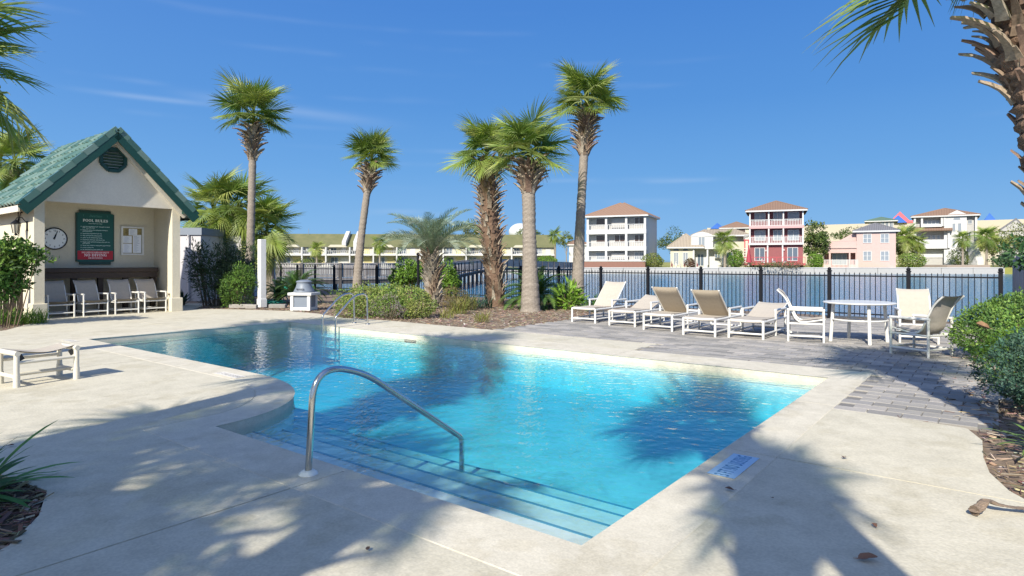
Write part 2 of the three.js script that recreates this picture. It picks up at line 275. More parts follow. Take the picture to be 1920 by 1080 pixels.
// palm leaf shaped like a fan: stalk along +x, blade of folded fingers
function fanFrond(seed, col, o = {}) {
  const R = rng(seed), bag = new Bag(), P = o.stalk ?? 0.62, n = o.n ?? 42, B = o.blade ?? 0.8, old = o.old ?? 0;
  const tip = o.tip ?? 0.42, ct = Math.cos(tip), sn = Math.sin(tip); // the blade hangs at an angle to its stalk
  const spine = (t) => V(0.36 * t * (1 - 0.25 * t), -0.28 * t * t * (1 + old), 0); // the rib that runs into the blade
  const st = (x) => V(x, 0.10 * Math.sin((x / P) * Math.PI) * P, 0), ky = mixC(col, [0.3, 0.32, 0.08], 0.5);
  for (let i = 0; i < 5; i++) { const a = st((P * i) / 5), b = st((P * (i + 1)) / 5), w = lerp(0.03, 0.014, i / 5), q = lerp(0.03, 0.014, (i + 1) / 5); bag.quad(V(a.x, a.y, -w), V(a.x, a.y, w), V(b.x, b.y, q), V(b.x, b.y, -q), ky); bag.quad(V(a.x, a.y + w, 0), V(a.x, a.y - w, 0), V(b.x, b.y - q, 0), V(b.x, b.y + q, 0), ky); }
  for (let i = 0; i < n; i++) {
    const t = (i / (n - 1)) * 2 - 1, ph = t * 2.25, b = spine(1 - Math.abs(t) ** 0.8), L = B * (1 - 0.28 * Math.abs(t) ** 2.2) * (0.9 + 0.18 * R()), dx = Math.cos(ph), dz = Math.sin(ph), k = tint(col, R, 0.22), dr = (0.12 + 0.4 * R() ** 2 + old * 0.9) * (0.6 + 0.4 * Math.abs(dx));
    let pl, pm, pr;
    for (const [s, w] of [[0, 0.008], [0.3, 0.024], [0.5, 0.022], [0.75, 0.012], [1, 0.001]]) {
      const r = s * L, sag = -dr * r * r * 0.9 - 0.18 * s * r * (1 - Math.abs(dx)), q0 = V(b.x + dx * r, b.y + sag + 0.2 * Math.abs(dz) * r * (1 - s), b.z + dz * r), p = V(P + q0.x * ct + q0.y * sn, q0.y * ct - q0.x * sn, q0.z), sx = -dz * w, sz = dx * w, f = w * 0.55;
      const l = V(p.x + sx, p.y - f, p.z + sz), m = V(p.x, p.y + f * 0.4, p.z), q = V(p.x - sx, p.y - f, p.z - sz), kk = s > 0.75 ? mixC(k, [0.28, 0.25, 0.1], 0.35) : k;
      if (pl) { bag.quad(pl, pm, m, l, kk); bag.quad(pm, pr, q, m, kk); } pl = l; pm = m; pr = q;
    }
  }
  return bag.build();
}
// palm leaf shaped like a feather
function featherFrond(seed, col, o = {}) {
  const R = rng(seed), bag = new Bag(), n = o.n ?? 44, L = o.len ?? 1.7, bend = o.bend ?? 1.9, ll = o.leaflet ?? 0.42, wide = o.wide ?? 0.017;
  const pts = [], dirs = []; let p = V(0, 0, 0);
  for (let i = 0; i <= 60; i++) { const s = i / 60, e = -bend * s ** 1.5; dirs.push(V(Math.cos(e), Math.sin(e), 0)); pts.push(p.clone()); p = p.clone().addScaledVector(dirs[i], L / 60); }
  const kr = mixC(col, [0.3, 0.3, 0.15], 0.4);
  for (let i = 0; i < 60; i += 6) { const a = pts[i], b = pts[i + 6] ?? pts[60], w = lerp(0.02, 0.004, i / 60), q = lerp(0.02, 0.004, (i + 6) / 60); bag.quad(V(a.x, a.y, -w), V(a.x, a.y, w), V(b.x, b.y, q), V(b.x, b.y, -q), kr); }
  for (let i = 0; i < n; i++) for (const sd of [-1, 1]) {
    const s = (o.from ?? 0.14) + (1 - (o.from ?? 0.14)) * (i / n) + 0.006 * R(), j = Math.min(60, Math.floor(s * 60)), a = pts[j], d = dirs[j], nr = V(-d.y, d.x, 0);
    const l = ll * Math.sin(Math.PI * (0.16 + 0.8 * ((i + 1) / n))) * (0.85 + 0.3 * R()), dir = d.clone().multiplyScalar(0.62 + 0.2 * R()).add(V(0, 0, sd * 0.72)).addScaledVector(nr, (o.vee ?? 0.42) * (0.7 + 0.6 * R())).normalize();
    const k = tint(col, R, 0.25), m = a.clone().addScaledVector(dir, l * 0.55), t = a.clone().addScaledVector(dir, l).add(V(0, -0.22 * l * (o.soft ?? 1), 0)), w = d.clone().multiplyScalar(wide * 0.5);
    bag.quad(a.clone().sub(w.clone().multiplyScalar(0.6)), m.clone().sub(w), m.clone().add(w), a.clone().add(w.clone().multiplyScalar(0.6)), k); bag.tri(m.clone().sub(w), t, m.clone().add(w), k);
  }
  return bag.build();
}
// dead leaf base left on a palm's trunk: a tapering, split stub that bends outward (along +x)
function bootGeo(seed, L = 0.34, W = 0.11) {
  const R = rng(seed), bag = new Bag(), rings = []; let p = V(0, 0, 0), e = 1.15;
  for (let i = 0; i <= 4; i++) { const t = i / 4, w = W * lerp(1, 0.3, t ** 0.8) * 0.5, h = lerp(0.026, 0.009, t), n = V(-Math.sin(e), Math.cos(e), 0), z = (R() - 0.5) * 0.02 * t; rings.push([V(p.x - n.x * h, p.y - n.y * h, -w + z), V(p.x - n.x * h, p.y - n.y * h, w + z), V(p.x + n.x * h, p.y + n.y * h, w * 0.7 + z), V(p.x + n.x * h, p.y + n.y * h, -w * 0.7 + z)]); p = p.clone().add(V(Math.cos(e), Math.sin(e), 0).multiplyScalar(L / 4)); e -= 0.13 + 0.12 * R(); }
  for (let i = 0; i < 4; i++) for (let j = 0; j < 4; j++) bag.quad(rings[i][j], rings[i][(j + 1) % 4], rings[i + 1][(j + 1) % 4], rings[i + 1][j], [1, 1, 1]);
  bag.quad(...rings[4], [1, 1, 1]);
  const g = bag.build(); g.deleteAttribute('color'); return planarUV(g);
}
const sabal = [[0.27, 0.37, 0.065], [0.35, 0.44, 0.08], [0.19, 0.29, 0.055], [0.29, 0.39, 0.075], [0.4, 0.46, 0.12]];
const FRONDS = sabal.map((c, i) => fanFrond(100 + i, c, { stalk: 0.55 + 0.05 * i, blade: 0.8 + 0.03 * i }));
const DEADFROND = fanFrond(150, [0.27, 0.2, 0.1], { old: 1, n: 34, blade: 0.65 });
const BOOTS = [0, 1, 2, 3].map((i) => bootGeo(200 + i, 0.3 + 0.04 * i, 0.1 + 0.012 * i));
// a bent, tapering trunk with rings, as one skin
function trunkGeo(path, rad, rings, sides, seed, rough = 0.05) {
  const c = new THREE.CatmullRomCurve3(path), pos = [], uv = [], idx = [], R = rng(seed), len = c.getLength();
  for (let i = 0; i <= rings; i++) {
    const t = i / rings, p = c.getPointAt(t), r = rad(t) * (1 + rough * (rough > 0.1 ? 1.6 : 1.3) * (R() - 0.5));
    for (let j = 0; j <= sides; j++) { const a = (j / sides) * 6.28318, k = 1 + rough * (vnoise(j % sides, t * rings * 0.5, sides, seed) - 0.5); pos.push(p.x + Math.cos(a) * r * k, p.y, p.z + Math.sin(a) * r * k); uv.push((j / sides) * 6.28 * rad(0.5), t * len); }
  }
  for (let i = 0; i < rings; i++) for (let j = 0; j < sides; j++) { const a = i * (sides + 1) + j, b = a + sides + 1; idx.push(a, b, a + 1, a + 1, b, b + 1); }
  const g = new THREE.BufferGeometry(); g.setAttribute('position', new THREE.Float32BufferAttribute(pos, 3)); g.setAttribute('uv', new THREE.Float32BufferAttribute(uv, 2)); g.setIndex(idx); g.computeVertexNormals(); return g;
}
// o: base, top (Vector3), r0, r1, boots [from, to] as shares of the trunk, nb boots, n fronds, s frond size
function sabalPalm(label, o) {
  const t = thing('sabal_palm', label, 'palm tree', o.base, 0, o.group), R = rng(o.seed), d = o.top.clone().sub(o.base), bow = o.bow ?? V(0, 0, 0);
  const path = [V(0, -0.05, 0), d.clone().multiplyScalar(0.35).add(bow), d.clone().multiplyScalar(0.7).add(bow.clone().multiplyScalar(0.8)), d];
  const curve = new THREE.CatmullRomCurve3(path), [b0, b1] = o.boots ?? [0.72, 1.0], rad = (q) => lerp(o.r0, o.r1, sstep(q, 0, 0.6)) * (1 + 0.18 * sstep(q, b0 - 0.02, b0 + 0.1)) * (1 + 0.25 * Math.exp(-q * 18));
  part('trunk', trunkGeo(path, rad, o.rings ?? 110, o.sides ?? 14, o.seed, o.rough ?? 0.07), o.bark ?? M.bark, t);
  const nb = o.nb ?? 34;
  for (let i = 0; i < nb; i++) {
    const q = lerp(b0, b1, (i + R() * 0.5) / nb), p = curve.getPointAt(clamp(q, 0, 1)), a = i * 2.39996 + R() * 0.5, open = clamp((q - b0) / (b1 - b0 + 1e-6), 0, 1), m = shade(new THREE.Mesh(BOOTS[i % 4], M.boots[Math.floor(R() * 4)]));
    m.name = 'leaf_boot'; m.position.set(p.x + Math.cos(a) * rad(q) * (0.86 + 0.3 * open), p.y, p.z - Math.sin(a) * rad(q) * (0.86 + 0.3 * open)); const s = (o.bs ?? 1) * (0.75 + 0.5 * R());
    m.scale.setScalar(s); m.rotation.set((R() - 0.5) * 0.5, a, (o.close ?? 0.1) - 0.75 * open + (R() - 0.5) * 0.5, 'YZX'); t.add(m);
  }
  for (let i = 0; i < (o.fuzz ?? 0); i++) { // short frayed stubs left lower down
    const q = lerp(0.05, b0 + 0.04, (i + R()) / o.fuzz), p = curve.getPointAt(q), a = i * 2.39996 + R(), m = shade(new THREE.Mesh(BOOTS[i % 4], M.boots[[1, 3, 3, 0][i % 4]])); m.name = 'leaf_boot';
    m.position.set(p.x + Math.cos(a) * rad(q) * 0.9, p.y, p.z - Math.sin(a) * rad(q) * 0.9); m.scale.set(0.45 + 0.3 * R(), 0.45 + 0.35 * R(), 0.5 + 0.5 * R()); m.rotation.set((R() - 0.5) * 0.8, a, 0.35 + (R() - 0.5) * 0.5, 'YZX'); t.add(m);
  }
  const n = o.n ?? 30, s = o.s ?? 1;
  for (let i = 0; i < n; i++) {
    const q = (i + 0.5) / n, pitch = lerp(1.5, o.low ?? -0.5, q) + (R() - 0.5) * 0.3, a = i * 2.39996 + R() * 0.4 + (o.turn ?? 0), m = shade(new THREE.Mesh(FRONDS[Math.floor(R() * FRONDS.length)], M.frond));
    m.name = 'frond'; m.position.set(d.x, d.y + (0.36 - 0.34 * q) * s, d.z); m.scale.setScalar(s * (0.78 + 0.3 * R()) * (q < 0.3 ? 1.08 : 1)); m.rotation.set((R() - 0.5) * 1.7, a, pitch, 'YZX'); t.add(m);
  }
  for (let i = 0; i < (o.dead ?? 0); i++) { const a = R() * 6.28, m = shade(new THREE.Mesh(DEADFROND, M.frond)); m.name = 'frond'; m.userData.label = 'dry brown hanging frond'; m.position.set(d.x, d.y - 0.15, d.z); m.scale.setScalar(s * 0.8); m.rotation.set(0, a, -1.1 - 0.3 * R(), 'YZX'); t.add(m); }
  return t;
}
const SAGO = [0, 1, 2].map((i) => featherFrond(300 + i, [[0.08, 0.18, 0.035], [0.11, 0.23, 0.04], [0.15, 0.26, 0.045]][i], { n: 52, len: 1.1, bend: 1.35, leaflet: 0.2, wide: 0.02, vee: 0.25, soft: 0.4, from: 0.08 }));
function sago(label, pos, s, n, seed, low = 0.15) {
  const t = thing('sago_palm', label, 'cycad', pos), R = rng(seed);
  part('trunk', trunkGeo([V(0, 0, 0), V(0, 0.12 * s, 0), V(0, 0.3 * s, 0)], () => 0.13 * s, 12, 12, seed, 0.2), M.barkRed, t);
  for (let i = 0; i < n; i++) { const q = (i + 0.5) / n, m = shade(new THREE.Mesh(SAGO[i % 3], M.frond)); m.name = 'frond'; m.position.set(0, 0.28 * s, 0); m.scale.setScalar(s * (0.85 + 0.3 * R())); m.rotation.set((R() - 0.5) * 0.4, i * 2.39996 + R() * 0.3, lerp(1.35, low, q) + (R() - 0.5) * 0.2, 'YZX'); t.add(m); }
  return t;
}
// a tree of many small leaves on branches; crown lumps are given relative to the base
function leafTree(name, label, pos, lumps, n, len, wid, cols, seed, o = {}) {
  const t = thing(name, label, 'tree', pos, 0, o.group), R = rng(seed), top = lumps[0];
  const limbs = [rod([0, -0.1, 0], [top[0] * 0.4, top[1] * 0.7, top[2] * 0.4], o.r ?? 0.22, (o.r ?? 0.22) * 0.6, 8)];
  for (const l of lumps) limbs.push(rod([top[0] * 0.3, Math.max(0.1, top[1] * 0.4), top[2] * 0.3], [l[0] + (R() - 0.5) * l[3] * 0.5, l[1] + 0.2 * l[4], l[2]], (o.r ?? 0.22) * 0.45, 0.03, 6));
  part('trunk', limbs, M.bark, t);
  part('crown', foliage(lumps, n, len, wid, cols, seed, { rough: 0.22, deep: 0.6, gaps: 1.2 / top[3], ...o }), M.leaf, t);
  return t;
}

// ---------------------------------------------------------------- ground, pool, deck, patio
const UR = 1.73, UL = 13.95, VN = 2.82, VF = 8.9, WATER = -0.075;
const arc = []; for (let i = 0; i <= 26; i++) { const a = (i / 26) * Math.PI / 2; arc.push([7.85 - 2.2 * Math.cos(a) ** 0.94, 2.82 + 1.68 * Math.sin(a) ** 0.94]); } // the rounded end of the deck's peninsula
const grow = (d, dl = d, df = d) => { // the pool's outline, widened by d
  const o = [[UR - d, VN - d]]; const A = arc.map(([u, v], i) => { const a = (i / 26) * Math.PI / 2; return [u + d * Math.cos(a) * 1.0, v - d * Math.sin(a)]; });
  if (d > 0) A[0] = [5.65 + Math.max(0, d * 0.9), VN - d];
  return [...o, ...A, [UL + dl, 4.5 - d], [UL + dl, VF + df], [UR - d, VF + df]].map(([u, v]) => PO(u, v));
};
const poolLine = grow(0);
const copingLine = (() => { const d = 0.42; return [[UR - 0.39, VN - 0.45], [6.05, VN - 0.45], ...arc.map(([u, v], i) => { const a = (i / 26) * Math.PI / 2; return [u + d * Math.cos(a), v - d * Math.sin(a)]; }).filter((p) => p[1] > VN - 0.4), [UL + 0.45, 4.5 - d], [UL + 0.45, VF + 0.76], [UR - 0.39, VF + 0.76]].map(([u, v]) => PO(u, v)); })();

// soil under and round everything near, with the lake's near bank
const FA = [3.1, 21.8], FD = [1.378, -1.21];                                                     // a post of the iron fence and the step to the next, in (x, distance)
const fencePost = (k) => [FA[0] + FD[0] * k, FA[1] + FD[1] * k];
const bankLine = [-40, -20, -9, 0, 6, 12, 24].map((k) => { const p = fencePost(k); return [p[0] + 0.5, p[1] + 0.9]; });
const soilLine = [[60, -14], ...bankLine.slice().reverse(), [-60, 60], [-60, -14]];
struct('ground', sheet(soilLine, -0.03, [copingLine]), M.soil);
{
  const g = []; for (let i = 0; i < bankLine.length - 1; i++) { const [a, b] = [bankLine[i], bankLine[i + 1]], q = new THREE.BufferGeometry(), o = 1.6; q.setAttribute('position', new THREE.Float32BufferAttribute([a[0], -0.03, -a[1], b[0], -0.03, -b[1], b[0] + o, -1.4, -b[1] - o, a[0], -0.03, -a[1], b[0] + o, -1.4, -b[1] - o, a[0] + o, -1.4, -a[1] - o], 3)); q.computeVertexNormals(); g.push(planarUV(q)); }
  struct('lake_bank', g, M.soil);
}
const LAKE = -0.8, FARBANK = 118, BANKY = 0.35;
struct('lake_bed', sheet([[-400, 10], [400, 10], [400, FARBANK + 3], [-400, FARBANK + 3]], -2.4), std(0.05, 0.06, 0.05));
{
  const W = phy(0.035, 0.15, 0.27, { roughness: 0.12, ior: 1.33, bumpMap: resized(T.ripple, 7, 5), bumpScale: 0.06, specularIntensity: 0.45 });  // blue diffuse colour stands in for reflected sky; real reflection is turned down
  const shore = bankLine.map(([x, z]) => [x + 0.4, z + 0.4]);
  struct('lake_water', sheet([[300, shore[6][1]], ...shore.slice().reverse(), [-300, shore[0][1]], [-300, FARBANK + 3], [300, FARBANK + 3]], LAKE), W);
}
struct('far_bank', slab([[-400, FARBANK + 0.4], [400, FARBANK + 0.4], [1500, 1600], [-1500, 1600]], -2.2, BANKY), M.lawn);

// deck: one slab with grooved joints, the pool and the planting pocket left out
const pocket = [[-4.9, 4.25], [-3.62, 4.42], [-3.05, 4.1], [-2.8, 3.7], [-2.66, 3.3], [-2.72, 2.9], [-3.1, 2.5], [-4.9, 2.4]];
const deckEdge = [[4.3, -5], [3.7, 1], [3.22, 2.8], [3.2, 3.6], [3.26, 4.1], [3.4, 4.45], [3.62, 4.8], [3.95, 5.25], [4.1, 5.63], PO(0.74, 7.03), PO(1.34, 7.2), PO(1.6, 7.2), PO(1.6, 9.0), PO(4.9, 9.0), PO(4.9, 10.6), PO(8.85, 10.6), PO(12.4, 10.65), [-4.5, 16.7], [-5.6, 18.1], [-6.85, 19.1], [-8.6, 19.75], [-10.2, 20.0], [-10.8, 22.5], [-14.2, 22.5], [-16, 17.5], [-12.3, 15.75], [-11.8, 15.4], [-11.1, 13.7], [-12.5, 11], [-14, 6], [-14, -5]];
{
  const joint = (a, b, w = 0.014) => bar(PW(a[0], a[1], 0), PW(b[0], b[1], 0), w, 0.03);
  let g = cut(slab(deckEdge, -0.14, 0, [pocket]), slab(grow(0).length ? copingLine.map((p) => p) : [], -0.3, 0.3));
  const j = [joint([1.33, 5.03], [-4, 5.03]), joint([3.7, 2.36], [3.7, -5]), joint([6.6, 2.36], [6.6, -5]), joint([1.32, 2.36], [1.32, -5]), joint([14.39, 6.6], [21, 6.6]), joint([10.3, 4.07], [10.3, -5]), joint([14.4, 4.07], [14.4, -5]), joint([1.3, 0.2], [14, 0.2]), joint([6.6, 10.6], [6.6, 9.67]), joint([9.5, 10.6], [9.5, 9.67]), joint([12.4, 10.6], [12.4, 9.67])];
  g = cut(g, ...j);
  struct('concrete_deck', g, M.deck);
}
{ // coping round the pool in cast lengths with open joints
  let g = slab(copingLine.map((p, i) => p), -0.16, 0.001, [poolLine], 0.012);
  const jt = (u0, v0, u1, v1) => bar(PW(u0, v0, 0), PW(u1, v1, 0), 0.008, 0.03);
  g = cut(g, jt(1.2, 5.03, 1.7, 5.03), jt(1.2, 7.2, 1.7, 7.2), jt(3.7, 2.2, 3.7, 2.79), jt(4.9, 8.93, 4.9, 9.8), jt(8.2, 8.93, 8.2, 9.8), jt(11.5, 8.93, 11.5, 9.8), jt(10.3, 3.9, 10.3, 4.47), jt(13.98, 6.6, 14.5, 6.6));
  const cp = struct('pool_coping', g, M.coping);
  cp.scale.y = 0.999;
}
{ // the pool's shell: walls, pale waterline band, sloping floor, four steps with dark nosings
  const out = grow(0.16, 0.16, 0.16);
  const pool = thing('swimming_pool', 'L-shaped swimming pool with rounded deck corner and wide steps', 'pool'); pool.userData.kind = 'structure'; delete pool.userData.category; delete pool.userData.label;
  part('wall', slab(out, -1.6, -0.27, [grow(0.001)]), M.plaster, pool);
  part('waterline_band', slab(out, -0.27, -0.161, [grow(-0.001)]), M.waterline, pool);
  const fl = sheet(poolLine, 0), p = fl.attributes.position;
  const fg = (() => { // floor as a fine sheet that falls towards the far left
    const g = new THREE.PlaneGeometry(14, 8, 40, 24).toNonIndexed(), q = g.attributes.position;
    for (let i = 0; i < q.count; i++) { const u = 7.6 + q.getX(i), v = 5.8 + q.getY(i), w = PO(u, v), s = sstep(u, 5, 13); q.setXYZ(i, w[0], -0.66 - 0.2 * s, -w[1]); }
    g.computeVertexNormals(); const n = g.attributes.normal; if (n.getY(0) < 0) for (let i = 0; i < q.count; i += 3) { const a = [q.getX(i), q.getY(i), q.getZ(i)]; q.setXYZ(i, q.getX(i + 1), q.getY(i + 1), q.getZ(i + 1)); q.setXYZ(i + 1, ...a); } g.computeVertexNormals(); return planarUV(g);
  })();
  part('floor', fg, M.plaster, pool);
  const ends = [[3.26, 6.1], [3.7, 6.45], [4.14, 6.95], [4.55, 7.8]], tops = [-0.15, -0.26, -0.37, -0.48];
  ends.forEach(([v, u], i) => {
    const v0 = i ? ends[i - 1][0] + 0.001 : VN - 0.1, s = part('step', slab([PO(UR - 0.1, v0), PO(u + 0.3, v0), PO(u + 0.3, v), PO(UR - 0.1, v)], -1.5, tops[i]), M.plaster, pool);
    part('nosing', bar(PW(UR, v - 0.02, tops[i] + 0.001), PW(u + 0.2, v - 0.02, tops[i] + 0.001), 0.026, 0.006), M.nosing, s);
  });
  part('skimmer_opening', box(0.34, 0.06, 0.02, 0, 0, 0, TH).translate(...PW(9.6, VF - 0.004, -0.14).toArray()), M.black, pool);
}
{ // water: a rippled surface over a body that takes the red out of the light on its way through
  const w = struct('pool_water', sheet(grow(0.012), WATER), phy(1, 1, 1, { transmission: 1, thickness: 0, roughness: 0, ior: 1.33, bumpMap: T.ripple, bumpScale: 0.010 }));
  part('water_body', slab(grow(0.012), -1.45, WATER - 0.004), phy(1, 1, 1, { transparent: true, opacity: 0, thickness: 1, attenuationColor: C(0.44, 0.885, 0.965), attenuationDistance: 1 }), w);
}
// pavers in running bond on a bedding of sand
const patioLine = [PO(1.34, 7.05), PO(1.34, 9.67), PO(4.88, 9.67), PO(4.88, 10.61), PO(8.85, 10.61), PO(8.75, 13.7), PO(9.3, 16), PO(9.3, 18.35), PO(-0.3, 18.35), [9.4, 12.6], [7.5, 10.0], [6.1, 7.7], [5.3, 6.8], [4.3, 5.6]];
{
  const patio = thing('patio', 'grey paver patio under the loungers and table', 'patio'); delete patio.userData.label; delete patio.userData.category; patio.userData.kind = 'structure';
  part('bedding', slab(patioLine, -0.1, -0.012), M.sand, patio);
  const R = rng(17), all = [], pw = 0.3, pd = 0.2, gap = 0.006;
  const geo = [0, 1, 2].map((i) => { const g = clean(new THREE.ExtrudeGeometry(poly([[-pw / 2 + gap, -pd / 2 + gap], [pw / 2 - gap, -pd / 2 + gap], [pw / 2 - gap, pd / 2 - gap], [-pw / 2 + gap, pd / 2 - gap]]), { depth: 0.03, bevelEnabled: true, bevelThickness: 0.006, bevelSize: 0.006, bevelOffset: -0.004, bevelSegments: 1 })).rotateX(-Math.PI / 2).translate(0, -0.034, 0); planarUV(g); const u = g.attributes.uv; for (let k = 0; k < u.count; k++) u.setXY(k, u.getX(k) + i * 0.31, u.getY(k) + i * 0.47); return g; });
  for (let row = 0; row < 60; row++) for (let c = 0; c < 60; c++) {
    const v = 7.05 + pd / 2 + row * pd, u = 10.2 - c * pw - (row % 2) * pw * 0.5, p = PO(u, v);
    if (inside(patioLine, p[0], p[1])) all.push([p, u, v]);
  }
  all.sort((a, b) => Math.hypot(...a[0]) - Math.hypot(...b[0]));
  const rest = [];
  all.forEach(([p], i) => {
    const y = (R() - 0.5) * 0.003, m = M.pavers[Math.floor(R() * 6)], g = geo[Math.floor(R() * 3)], t = TH + (R() - 0.5) * 0.012;
    if (i < 300) { const b = part('paver', g, m, patio); b.position.set(p[0], y, -p[1]); b.rotation.set((R() - 0.5) * 0.006, t, (R() - 0.5) * 0.006); } else rest.push([g.clone().rotateY(t).translate(p[0], y, -p[1]), M.pavers.indexOf(m)]);
  });
  for (let k = 0; k < 6; k++) { const l = rest.filter((r) => r[1] === k).map((r) => r[0]); if (l.length) part('paver_field', l, M.pavers[k], patio).userData.kind = 'stuff'; }
}
// dry needles, chips and dead leaves on the beds
function litter(n, where, seed, pale = 0) {
  const R = rng(seed), g = new THREE.BoxGeometry(0.09, 0.004, 0.006), m = new THREE.InstancedMesh(g, std(1, 1, 1, { roughness: 1 }), n), d = new THREE.Object3D(), c = new THREE.Color();
  let k = 0, tries = 0; while (k < n && tries++ < n * 60) { const p = where(R); if (!p) continue; d.position.set(p[0], -0.028 + 0.035 * R() + (p[2] ?? 0), -p[1]); d.rotation.set((R() - 0.5) * 0.5, R() * 6.28, (R() - 0.5) * 0.5); const s = 0.5 + R(); d.scale.set(s, 0.7 + R(), R() < 0.25 ? 2.5 + 3 * R() : 1); d.updateMatrix(); m.setMatrixAt(k, d.matrix); const h = R(); c.setRGB(...(h < 0.4 ? [0.2, 0.14, 0.1] : h < 0.7 ? [0.36, 0.28, 0.2] : h < 0.88 ? [0.12, 0.085, 0.07] : [0.48, 0.42, 0.35]).map((x) => x * (0.8 + 0.4 * R()) * (1 + pale))); m.setColorAt(k, c); k++; }
  m.count = k; m.name = numbered('leaf_litter'); m.userData.kind = 'stuff'; shade(m); scene.add(m); return m;
}
const inBox = (x0, x1, z0, z1, no) => (R) => { const p = [lerp(x0, x1, R()), lerp(z0, z1, R())]; for (const q of no) if (inside(q, p[0], p[1])) return null; return p; };
tag(litter(9000, inBox(-8, 2.5, 13.5, 23, [deckEdge, patioLine, copingLine]), 1), 'brown mulch and dry needles in the palm bed', 'mulch');
tag(litter(7000, inBox(3.1, 8.5, 2.4, 10.5, [deckEdge, patioLine, copingLine]), 2), 'reddish leaf litter under the bushes at the right edge', 'mulch');
tag(litter(1600, (R) => { const p = [lerp(-4.2, -2.6, R()), lerp(2.5, 4.3, R())]; return inside(pocket, p[0], p[1]) ? p : null; }, 3, -0.2), 'dark dry litter in the planting pocket at the lower left', 'mulch');
tag(litter(2500, inBox(-13.5, -6, 12.5, 22, [deckEdge, copingLine]), 4), 'brown litter in the bed round the pavilion', 'mulch');
tag(litter(110, (R) => { const k = R(), a = [lerp(4.35, 7.3, k), lerp(5.75, 9.9, k)], o = -0.55 * R() * R(); return [a[0] + o + 0.1, a[1] - o * 0.4, 0.028]; }, 6), 'dry leaves spilled from the bed onto the pavers at the right', 'leaf litter');
struct('planting_soil', sheet(pocket.map(([x, z]) => [x, z]), -0.024), std(0.13, 0.1, 0.08, { map: T.soil, roughness: 1 }));

